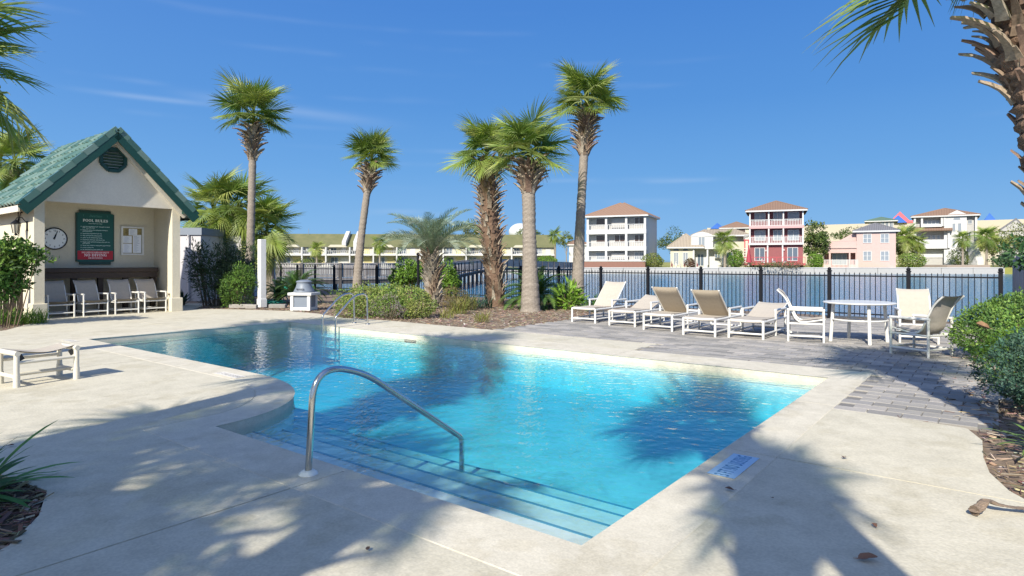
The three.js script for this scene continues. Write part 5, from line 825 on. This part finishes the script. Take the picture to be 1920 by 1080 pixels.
{ // white house, three storeys of balconies
  const b = building('white_house', 'white three-storey house with balconies and brown hipped roof', 1156, 124, -0.25), { B, X, Y } = b;
  const x0 = 1097, x1 = 1212, zF = 0, zB = -11;
  b.part('wall', [B(x0, 404, x1, 500, zB, -1.9)], W_.white); b.part('recess_wall', [B(x0, 404, x1 - 1.8, 500, -1.899, -1.7)], W_.grey); b.part('wall', [B(x1 - 1.8, 404, x1, 500, -1.698, zF - 0.01)], W_.white);  // recess wall greyed: the shade inside the balconies is put into its colour
  const xs = [1097, 1133.5, 1172.5, 1208]; for (const x of xs) b.part('column', B(x, 404, x + 4, 488, -0.35, 0), W_.white);
  for (const y of [404, 437, 468.5]) b.part('floor_band', B(x0 - 0.4, y - (y > 405 ? 6 : 1), x1 + 0.4, y + (y > 405 ? 1.5 : 1), -1.71, 0.06), W_.white);
  b.part('terrace_wall', B(1093, 490, x1 + 2, 503, -1.6, 1.8), W_.brick); b.part('terrace_slab', B(1092, 488.6, x1 + 3, 490.2, -1.65, 1.9), W_.white);
  for (let r = 0; r < 3; r++) for (let c = 0; c < 3; c++) { const y = [406.5, 439, 472][r], a = xs[c] + 4, z = xs[c + 1], skip = (r === 0 && c === 1) || (r === 2 && c === 1); if (skip) b.part('screen', B(a + 6, y + 2, z - 2, y + 24 - (r === 2 ? 6 : 0), -1.2, -1.1), W_.grey); else b.win(a + 10, y + 0.5, z - 3.5, y + 15, -1.7, { pane: r === 2 ? glassPale : glassBrown, bars: c === 2 ? 1 : c === 1 ? 1 : 0, frame: c === 2 ? W_.white : W_.white }); b.rail(a, y + (r === 2 ? 8 : 14), z, y + (r === 2 ? 16 : 24), -0.15, W_.white, 0.45); }
  b.hip(x0, x1, 404, 376, zB, zF, R_.tan, 0.05, 0.55);
}
{ // cream villa
  const b = building('cream_villa', 'cream villa with a tiled roof and arched entrance gable', 1322, 128), { B } = b;
  b.part('wall', B(1256, 462, 1300, 503, -9, 0), W_.cream); b.part('wall', B(1300, 437, 1352, 503, -9, -1.8), W_.white); b.part('wall', B(1352, 442, 1397, 503, -9, -1.2), W_.cream);
  b.part('entrance_gable', planarUV(clean(new THREE.ExtrudeGeometry(poly([[b.X(1296), b.Y(466)], [b.X(1337), b.Y(466)], [b.X(1337), b.Y(441)], [b.X(1326), b.Y(436.5)], [b.X(1316), b.Y(434.6)], [b.X(1306), b.Y(436.5)], [b.X(1296), b.Y(441)]]), { depth: 1.4, bevelEnabled: false })).translate(0, 0, -1.2)), W_.white);
  b.part('floor_band', B(1296, 463.5, 1358, 467, -1.8, 0.35), W_.white);
  for (const x of [1299, 1325, 1353]) b.part('column', B(x, 467, x + 3, 497, -0.2, 0.2), W_.white);
  b.win(1309, 444, 1322, 462, 0.2, { pane: glassPale, bars: 1 }); b.win(1262, 473, 1272, 497, 0.0, { pane: glassPale, bars: 1 }); b.win(1280, 473, 1290, 497, 0.0, { pane: glassPale, bars: 1 }); b.win(1307, 476, 1320, 499, -1.8, { bars: 1 }); b.win(1340, 473, 1351, 484, -1.2, { bars: 1 }); b.win(1362, 473, 1374, 485, -1.2, { bars: 1 });
  for (const x of [1262, 1280]) { const g = clean(new THREE.CircleGeometry(0.55, 14, 0, Math.PI)).translate(b.X(x + 5), b.Y(470), 0.03); b.part('arched_window', planarUV(g), M.glass); }
  b.hip(1254, 1316, 463, 437, -10, 0.3, R_.pale, 0.3, 0.5); b.hip(1300, 1400, 441, 428, -10, -0.2, R_.pale, 0.5, 0.5);
  b.part('chimney', B(1278, 437, 1284, 455, -5, -4), W_.white);
  for (let i = 0; i < 7; i++) b.part('patio_chair', [B(1258 + i * 8, 494, 1261 + i * 8, 500, 1.2, 1.7), B(1258 + i * 8, 490, 1258.8 + i * 8, 494, 1.2, 1.7)], [W_.redDark, W_.white, W_.grey][i % 3]);
}
{
  const b = building('brown_roofed_house', 'cream house with brown hipped roof behind the villa and the red house', 1380, 175);
  b.part('wall', b.B(1354, 426, 1408, 505, -9, 0), W_.cream); b.win(1372, 428, 1398, 436, 0, { pane: glassBrown }); b.hip(1352, 1410, 427, 415, -9, 0, R_.terra, 0.35, 0.6);
}
{ // red house
  const b = building('red_house', 'dark red three-storey house with white balconies and tiled hipped roof', 1455, 122), { B } = b, x0 = 1404, x1 = 1506;
  b.part('wall', B(x0, 395, x1, 458, -11, -1.8), W_.redDark); b.part('wall', B(x0 + 1, 457, x1 - 1, 505, -11, -0.6), W_.red);
  const xs = [1404, 1440, 1467.5, 1503.5]; for (const x of xs) { b.part('column', B(x, 394, x + 2.6, 424, -0.3, 0), W_.white); b.part('column', B(x, 427.5, x + 2.6, 457, -0.3, 0), W_.white); }
  for (const x of [1438, 1466]) b.part('column', B(x, 460, x + 2.6, 496, 0.2, 0.5), W_.white);
  b.part('floor_band', B(x0 - 0.5, 423, x1 + 0.5, 428, -1.81, 0.08), std(0.5, 0.3, 0.3)); b.part('floor_band', B(x0 - 0.5, 456, x1 + 0.5, 459, -1.81, 0.1), W_.white); b.part('floor_band', B(x0 - 0.4, 393, x1 + 0.4, 395.5, -1.81, 0.06), W_.white);
  for (let c = 0; c < 3; c++) { const a = xs[c] + 2.6, z = xs[c + 1]; for (const y of [397, 430.5]) { b.win(a + 7, y, z - (c === 1 ? 1 : 5), y + (y < 400 ? 16 : 20), -1.8, { pane: glassPale, bars: c === 2 && y < 400 ? 0 : 1 }); } b.rail(a, 411, z, 423, -0.15, W_.white, 0.3); b.rail(a, 444, z, 456, -0.15, W_.white, 0.3); }
  for (const x of [1414, 1476]) { b.win(x, 464, x + 20, 489, -0.6, { bars: 1, pane: M.glass }); }
  for (const [x, y] of [[1435, 468], [1469, 467]]) b.part('wall_lamp', B(x, y, x + 2, y + 3, -0.6, -0.3), W_.white);
  b.hip(x0 - 1, x1 + 1, 394, 373, -11, 0, R_.terra, 0.12, 0.6);
  const red = std(0.45, 0.06, 0.08); b.part('deck', B(1392, 494.5, 1508, 497, -0.6, 3), red); b.rail(1392, 482, 1508, 494, 2.9, red, 1.2);
  b.part('stair', [B(1393, 448, 1404, 450, -3, -1), B(1394, 450, 1396, 494, -1.4, -1), B(1401, 450, 1403, 494, -1.4, -1)], red); for (let i = 0; i < 8; i++) b.part('tread', B(1394, 455 + i * 5, 1403, 456.2 + i * 5, -2 + i * 0.3, -1.4 + i * 0.3), W_.white);
  b.rail(1393, 438, 1404, 449, -1.2, W_.white, 0.3);
  for (let i = 0; i < 3; i++) b.part('deck_chair', [B(1428 + i * 20, 489, 1434 + i * 20, 494, 1, 1.8), B(1428 + i * 20, 485, 1429.5 + i * 20, 489, 1, 1.8)], W_.white);
  const u = thing('closed_parasol', 'closed dark red parasol on the deck left of the red house', 'parasol', atDepth(1404, 494, 119).setY(0.6)); part('cloth', clean(new THREE.ConeGeometry(0.55, 3.6, 10)).translate(0, 2.6, 0), std(0.32, 0.04, 0.06), u); part('pole', rod([0, 0, 0], [0, 4.5, 0], 0.05), M.whitePaint, u);
}
{ // pink house
  const b = building('pink_house', 'pink two-storey house with grey roof and lower arched wing', 1611, 121), { B } = b;
  b.part('wall', B(1606, 433, 1678, 501, -10, 0), W_.pink); b.part('wall', B(1542, 464, 1606, 503, -9, -2), std(0.42, 0.2, 0.18));
  b.part('arcade', cut(B(1542, 452, 1607, 503, -0.5, -0.1), B(1544.5, 474, 1553, 496, -2, 2), B(1556.5, 474, 1591.5, 504, -2, 2), B(1594.5, 474, 1604, 496, -2, 2)), W_.pink);
  b.part('sloping_parapet', planarUV(clean(new THREE.ExtrudeGeometry(poly([[b.X(1548), b.Y(463)], [b.X(1606), b.Y(463)], [b.X(1606), b.Y(434)], [b.X(1600), b.Y(436.5)]]), { depth: 0.5, bevelEnabled: false })).translate(0, 0, -1.3)), W_.pink);
  b.part('roof', b.B(1542, 451.5, 1605, 453.5, -9, -0.51), R_.grey);
  b.part('cornice', B(1541, 463, 1606.5, 465.2, -0.3, 0.12), W_.pink);
  b.win(1558, 474, 1588, 497, -2, { pane: glassPale, bars: 2 });
  for (const x of [1618, 1650]) { b.win(x, 439, x + 16, 456, 0, { bars: 1, cross: 1, pane: glassPale }); b.win(x, 471, x + 16, 489, 0, { bars: 1, cross: 1, pane: glassPale }); }
  b.hip(1604, 1680, 433, 417, -10, 0, R_.grey, 0.08, 0.5);
  b.rail(1545, 487, 1609, 503, 2.6, W_.white, 0.22);
}
{ const b = building('green_roofed_house', 'house with low green hipped roof peeking over the pink house', 1652, 190); b.part('wall', b.B(1628, 413, 1676, 505, -9, 0), W_.grey); for (const x of [1652, 1660, 1668]) b.win(x, 414, x + 6, 430, 0); b.hip(1626, 1678, 414, 406, -9, 0, R_.green, 0.3, 0.8); }
{ // grey-white house with garage
  const b = building('garage_house', 'pale grey three-storey house with garage, arched window and curved stair', 1772, 140, 0, BANKY + 0.5), { B } = b;
  b.part('wall', B(1712, 405, 1770, 507, -12, -1.4), W_.grey); b.part('wall', B(1770, 403, 1812, 507, -12, 0), W_.white); b.part('wall', B(1812, 404, 1830, 507, -12, -0.8), W_.grey);
  b.part('gable', planarUV(clean(new THREE.ExtrudeGeometry(poly([[b.X(1776), b.Y(403)], [b.X(1812), b.Y(403)], [b.X(1794), b.Y(395)]]), { depth: 0.5, bevelEnabled: false })).translate(0, 0, -0.35)), W_.white);
  for (const x of [1712, 1726, 1764, 1769]) b.part('column', B(x, 407, x + 4, 424, -0.3, 0.1), W_.white);
  for (const x of [1713, 1777]) b.part('column', B(x, 433, x + 4, 465, -0.2, 0.5), W_.white);
  b.part('balcony', B(1726, 420, 1766, 425, -1.4, 0.2), W_.white); b.part('balcony', B(1712, 449, 1776, 466, -1.39, 0.4), W_.white);
  b.win(1731, 412, 1762, 420, -1.4, { bars: 3, pane: glassPale }); for (const x of [1729, 1738, 1747, 1756]) b.win(x, 440, x + 7, 448.5, -1.4, { pane: glassPale, bars: 0 });
  b.part('lower_roof', planarUV(clean(new THREE.BoxGeometry(b.X(1786) - b.X(1709), 0.2, 2.6)).rotateX(0.35).translate((b.X(1786) + b.X(1709)) / 2, b.Y(428.5), 0.1)), R_.terra);
  b.part('garage_door', B(1722, 467.5, 1770, 483, -1.35, -1.25), W_.white);
  b.win(1785, 419, 1792, 435, 0, { pane: glassPale, bars: 0 }); b.win(1795, 419, 1803, 435, 0, { pane: glassPale, bars: 0 }); b.win(1785, 447, 1791, 464, 0, { pane: glassPale, bars: 0 }); b.win(1796, 447, 1802, 464, 0, { pane: glassPale, bars: 0 }); b.win(1814, 413, 1822, 421, -0.8, { bars: 1 }); b.win(1815, 436, 1820, 447, -0.8, { bars: 0 });
  b.part('arched_window', planarUV(clean(new THREE.CircleGeometry(0.65, 16, 0, Math.PI)).translate(b.X(1794), b.Y(413), 0.03)), glassPale);
  const st = []; for (let i = 0; i < 10; i++) st.push(B(1815 + i * 1.6, 455 + i * 3.6, 1829 + i * 1.4, 497, 0.2 + i * 0.35, 0.55 + i * 0.35)); b.part('stair', st, W_.white);
  b.part('column', B(1827, 404, 1831, 450, -0.5, 0), W_.white);
  b.hip(1711, 1832, 404, 389, -12, 0, R_.terra, 0.45, 0.5);
  const d = struct('driveway', slab([[0, 0], [9, 0], [9, 9], [0, 9]].map(([x, z]) => [b.t.position.x - 6.5 + x - z * 0.3, 130 + z]), 0.3, 0.86), std(0.36, 0.3, 0.28, { map: T.concrete }));
}
{ // long pale building with striped tent-like peaks far behind
  const b = building('amusement_hall', 'long beige building with red and blue peaked roofs on the skyline', 1700, 260), { B } = b, red = std(0.6, 0.13, 0.14), blue = std(0.04, 0.13, 0.42);
  b.part('wall', B(1430, 417, 1960, 505, -20, 0), W_.beige);
  const peak = (x0, x1, yb, yt, m, z) => b.part('peak', planarUV(clean(new THREE.ConeGeometry((b.X(x1) - b.X(x0)) / 2, b.Y(yt) - b.Y(yb), 4)).rotateY(Math.PI / 4).translate((b.X(x0) + b.X(x1)) / 2, (b.Y(yb) + b.Y(yt)) / 2, z)), m);
  peak(1652, 1722, 418, 393, red, -10); peak(1660, 1708, 417.5, 402, blue, -2); peak(1835, 1866, 417, 402, blue, -8); peak(1518, 1540, 418, 408, blue, -8); b.part('parapet', B(1690, 413.5, 1712, 418, -6, 0.3), red);
  const c = building('blue_peaked_roof', 'small blue peaked roof behind the cream villa', 1345, 250); c.part('wall', c.B(1325, 425, 1365, 505, -20, -8), W_.beige); c.part('roof', planarUV(clean(new THREE.ConeGeometry(4, 2.6, 4)).rotateY(0.78).translate(0, c.Y(421), -10)), blue);
}
{ const b = building('gabled_house', 'house with a grey gable partly hidden by trees at the far right', 1893, 165); b.part('wall', b.B(1872, 432, 1925, 505, -10, 0), W_.grey); b.part('roof', planarUV(clean(new THREE.ExtrudeGeometry(poly([[b.X(1866), b.Y(434)], [b.X(1932), b.Y(434)], [b.X(1905), b.Y(409)]]), { depth: 9, bevelEnabled: false })).translate(0, 0, -9)), R_.grey); b.part('gable', planarUV(clean(new THREE.ExtrudeGeometry(poly([[b.X(1874), b.Y(433)], [b.X(1926), b.Y(433)], [b.X(1905), b.Y(413.5)]]), { depth: 0.3, bevelEnabled: false })).translate(0, 0, 0.01)), W_.grey); }
{ // townhouse row
  const b = building('townhouse_row', 'long cream townhouse row with olive roof and white balconies', 775, 150, -0.06), { B, X, Y } = b, x0 = 480, x1 = 1045;
  b.part('wall', B(x0, 463, x1, 497, -11, 0), W_.cream);
  const gab = poly([[0.6, Y(463.5)], [-11.6, Y(463.5)], [-11.6, Y(455)], [-6.5, Y(437)]]);
  b.part('roof', planarUV(clean(new THREE.ExtrudeGeometry(gab, { depth: X(x1) - X(x0), bevelEnabled: false })).rotateY(-Math.PI / 2).translate(X(x1), 0, 0)), R_.olive);
  b.part('end_wall', planarUV(clean(new THREE.ExtrudeGeometry(poly([[-0.1, Y(500)], [-11, Y(500)], [-11, Y(459)], [-6.4, Y(439)], [-0.1, Y(463)]]), { depth: 0.25, bevelEnabled: false })).rotateY(-Math.PI / 2).translate(X(x1) + 0.4, 0, 0)), W_.green);
  const R = rng(77);
  for (let i = 0; i < 13; i++) {
    const x = 486 + i * 43.2, z = x + 42;
    b.part('party_wall', B(x - 1.2, 464, x + 1.2, 500, 0.01, 1.9), W_.white);
    b.part('balcony_floor', B(x + 1.3, 477, z - 0.4, 479.5, 0.01, 1.8), W_.white); b.rail(x + 1.3, 470.5, z - 0.4, 477, 1.7, W_.white, 0.45);
    b.win(x + 5, 464.5, x + 17, 476, 0.0, { pane: R() < 0.5 ? M.glass : glassPale }); b.win(x + 6, 482, x + 20, 496, 0.0, { pane: M.glass, bars: 1 });
    b.part(R() < 0.5 ? 'door' : 'panel', B(x + 24, 466, x + 34, 477, 0.005, 0.06), R() < 0.5 ? W_.yellow : W_.white);
    b.part('panel', B(x + 24, 482, x + 38, 496, 0.005, 0.05), i % 3 ? W_.yellow : W_.white); if (i % 2) b.part('dormer_gable', planarUV(clean(new THREE.ExtrudeGeometry(poly([[X(x + 3), Y(464)], [X(x + 38), Y(464)], [X(x + 32), Y(459.5)], [X(x + 8), Y(459.5)]]), { depth: 1.6, bevelEnabled: false })).translate(0, 0, 0.05)), W_.cream);
  }
  for (const x of [643, 664]) b.part('roof_fin', planarUV(clean(new THREE.ExtrudeGeometry(poly([[0.7, Y(470)], [0.7, Y(454)], [-5.6, Y(432)], [-6.6, Y(432)], [-6.6, Y(440)], [-0.3, Y(470)]]), { depth: 0.9, bevelEnabled: false })).rotateY(-Math.PI / 2).translate(X(x) + 0.9, 0, 0)), W_.white);
  b.part('antenna', rod([X(571), Y(440), -6], [X(571), Y(427), -6], 0.05), M.greyTrim); b.part('terrace_wall', B(x0, 493, x1 + 2, 503, 4, 4.3), W_.white);
}
{ const t = thing('water_tower', 'white domed water tower far behind the townhouse roofs', 'water tower', atDepth(976, 491, 420).setY(0)), c = std(0.5, 0.52, 0.55); part('dome', clean(new THREE.SphereGeometry(8, 24, 12)).scale(1, 0.75, 1).translate(0, 21.5, 0), c, t); part('stem', rod([0, 0, 0], [0, 20, 0], 2.4, 3, 16), c, t); }
{ const b = building('low_white_house', 'low white house with brown roof between the townhouses and the white house', 1082, 150); b.part('wall', b.B(1067, 458, 1100, 497, -8, 0), W_.white); b.win(1074, 466, 1080, 478, 0); b.hip(1066, 1101, 458, 447, -8, 0, R_.terra, 0.3, 0.4); }
// boardwalk bridge over the lake: a level pier, then an arched span
{
  const t = thing('footbridge', 'long grey wooden footbridge with picket railings over the lake', 'bridge', [0, 0, 0]);
  const bends = new THREE.CatmullRomCurve3([[-30, 37], [-18, 41], [-10.5, 44], [-6.4, 49], [-5.4, 60], [-3.4, 74], [2, 90], [8.2, 104], [10.6, 114]].map((p) => V(p[0], 0, p[1])), false, 'centripetal');
  const at = (q) => { const p = bends.getPointAt(clamp(q, 0, 1)); return [p.x, p.z]; };
  const lev = (q) => 0.32 + 0.42 * Math.exp(-(((q - 0.62) / 0.17) ** 2));
  const N = 40, wd = 0.9; let prev = null;
  for (let i = 0; i <= N; i++) {
    const q = i / N, p = at(q), h = lev(q), p0 = at(q - 0.005), p2 = at(q + 0.005), dx = p2[0] - p0[0], dd = p2[1] - p0[1], l = Math.hypot(dx, dd), nx = dd / l, nd = -dx / l, cur = { p, h, L: [p[0] - nx * wd, p[1] - nd * wd], R: [p[0] + nx * wd, p[1] + nd * wd] };
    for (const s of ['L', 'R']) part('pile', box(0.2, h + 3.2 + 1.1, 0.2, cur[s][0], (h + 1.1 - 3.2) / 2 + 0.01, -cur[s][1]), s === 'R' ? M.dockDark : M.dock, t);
    if (prev) {
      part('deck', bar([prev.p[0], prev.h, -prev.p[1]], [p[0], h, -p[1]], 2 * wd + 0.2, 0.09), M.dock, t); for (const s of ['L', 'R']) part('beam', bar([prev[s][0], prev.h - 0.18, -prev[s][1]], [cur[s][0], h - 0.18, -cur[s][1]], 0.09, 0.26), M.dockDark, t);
      for (const s of ['L', 'R']) {
        part('handrail', bar([prev[s][0], prev.h + 1.08, -prev[s][1]], [cur[s][0], h + 1.08, -cur[s][1]], 0.16, 0.05), M.dock, t); part('rail', bar([prev[s][0], prev.h + 0.2, -prev[s][1]], [cur[s][0], h + 0.2, -cur[s][1]], 0.05, 0.1), M.dock, t);
        const len = Math.hypot(cur[s][0] - prev[s][0], cur[s][1] - prev[s][1]), m = Math.round(len / 0.16), g = []; for (let k = 1; k < m; k++) { const f = k / m; g.push(box(0.085, 0.86, 0.03, lerp(prev[s][0], cur[s][0], f), lerp(prev.h, h, f) + 0.64, -lerp(prev[s][1], cur[s][1], f), Math.atan2(dd, dx))); } part('picket_row', g, M.dock, t);
      }
    }
    prev = cur;
  }
}
// trees and shrubs on the far shore
const cFar = [[0.07, 0.12, 0.03], [0.1, 0.16, 0.03], [0.05, 0.09, 0.025], [0.15, 0.19, 0.05]], cYel = [[0.17, 0.21, 0.04], [0.12, 0.17, 0.035], [0.22, 0.24, 0.07]];
const farTree = (label, px, py, w, h, D, cols, seed, o = {}) => { // crown centred on pixel (px, py), w by h pixels
  const s = D / F, b = atDepth(px, CY, D).setY(o.ground ?? BANKY), cy = EYE + (CY - py) * s - b.y, rx = (w * s) / 2, ry = (h * s) / 2;
  return leafTree('leafy_tree', label, b, [[0, cy, 0, rx * 0.75, ry, rx * 0.7], [-rx * 0.5, cy - ry * 0.25, 0.3, rx * 0.5, ry * 0.6, rx * 0.5], [rx * 0.5, cy - ry * 0.15, 0.2, rx * 0.5, ry * 0.65, rx * 0.5]], o.n ?? 2600, o.leaf ?? 0.42, o.lw ?? 0.24, cols, seed, { r: 0.18, ...o });
};
farTree('tall rounded green tree between the red house and the pink house', 1529, 450, 44, 66, 123, cFar, 201, { n: 4200 });
farTree('green trees between the white house and the cream villa', 1262, 452, 64, 40, 170, cFar, 202);
farTree('tall tree between the pink house and the garage house', 1692, 458, 46, 56, 132, cYel, 203, { n: 3200 });
farTree('yellow-green trees right of the garage house', 1862, 458, 60, 50, 150, cYel, 204, { n: 3400 });
farTree('yellow-green trees at the far right behind the board fence', 1915, 452, 66, 56, 140, cYel, 205, { n: 3400 });
farTree('dark undergrowth at the far right shore beyond the iron fence', 1895, 484, 70, 30, 130, cOl, 206, { n: 2600 });
farTree('broad tree rising behind the townhouse roof near the feather palm', 885, 432, 60, 34, 260, cYel, 207, { n: 2200, leaf: 0.7, lw: 0.4 });
farTree('dark tree in front of the water tower behind the townhouses', 985, 438, 60, 18, 300, cFar, 208, { n: 1500, leaf: 0.7, lw: 0.4 });
farTree('small tree behind the sloping parapet of the pink house', 1600, 440, 80, 22, 150, cFar, 209, { n: 1800 });
farTree('tree left of the low white house beside the townhouses', 1062, 450, 30, 26, 190, cYel, 210, { n: 1300 });
const farBush = (label, px, py, w, h, D, cols, seed, o = {}) => { const s = D / F, b = atDepth(px, CY, D).setY(BANKY), top = EYE + (CY - (py - h / 2)) * s - BANKY, ry = top / 2, rx = (w * s) / 2; return bush('shore_bush', label, b, [[0, ry, 0, rx, ry, rx * 0.8], [rx * 0.35, ry * 0.85, 0.2, rx * 0.65, ry * 0.85, rx * 0.6]], o.n ?? 2200, 0.24, 0.15, cols, seed, { rough: 0.12, deep: 0.3, ...o }); };
farBush('yellow-green bush at the corner of the white house', 1223, 489, 38, 26, 121, cYel, 220); farBush('clipped round bush left of the red house', 1379, 484, 27, 32, 121, cLime, 221); farBush('bright clipped square hedge between the red and pink houses', 1528, 490, 27, 30, 120.5, cLime, 222, { rough: 0.04 });
farBush('large round grey-green bush in front of the garage house', 1707, 490, 48, 30, 120.5, cHedge, 223, { n: 3200 }); farBush('rounded shrub at the foot of the garage house stair', 1797, 478, 34, 24, 133, cFar, 224); farBush('dark reddish shrub in front of the cream villa', 1293, 492, 16, 14, 120, [[0.14, 0.07, 0.05], [0.1, 0.07, 0.03]], 225, { n: 700 });
farBush('low mixed shrubs under the red house deck', 1450, 500, 105, 15, 119.5, [[0.16, 0.14, 0.06], [0.1, 0.12, 0.04], [0.2, 0.15, 0.09]], 226, { n: 3600, rough: 0.3 });
farBush('green hedge in front of the townhouse row at its right end', 1020, 487, 50, 14, 145, cLime, 227); farBush('shrubs in front of the townhouse row left of the leaning palm', 575, 492, 60, 12, 140, cFar, 228, { n: 1800 });
const farPalm = (label, px, py, D, s, seed, ground = BANKY) => sabalPalm(label, { base: atDepth(px, CY, D).setY(ground), top: atDepth(px, py, D), r0: 0.24, r1: 0.2, boots: [0.8, 1], nb: 0, n: 22, s, low: -0.9, seed, rings: 16, sides: 8 });
farPalm('small palm in front of the cream villa', 1359, 455, 121, 1.75, 230); farPalm('palm in front of the right end of the townhouse row', 1041, 445, 146, 1.5, 231); farPalm('small palm in front of the garage house wall', 1805, 452, 131, 1.5, 232, 0.6); farPalm('small palm left of the garage door', 1722, 458, 131, 1.4, 233, 0.6); farPalm('small palm in front of the townhouses right of the leaning palm', 712, 460, 140, 1.6, 234); farPalm('palm in front of the townhouse balconies right of the grill', 594, 470, 138, 1.3, 235);
farPalm('palm in front of the beige wall at the far right', 1850, 450, 132, 2.0, 236); farPalm('palm between the pink and garage houses', 1700, 450, 128, 2.0, 237);

renderer.render(scene, camera);
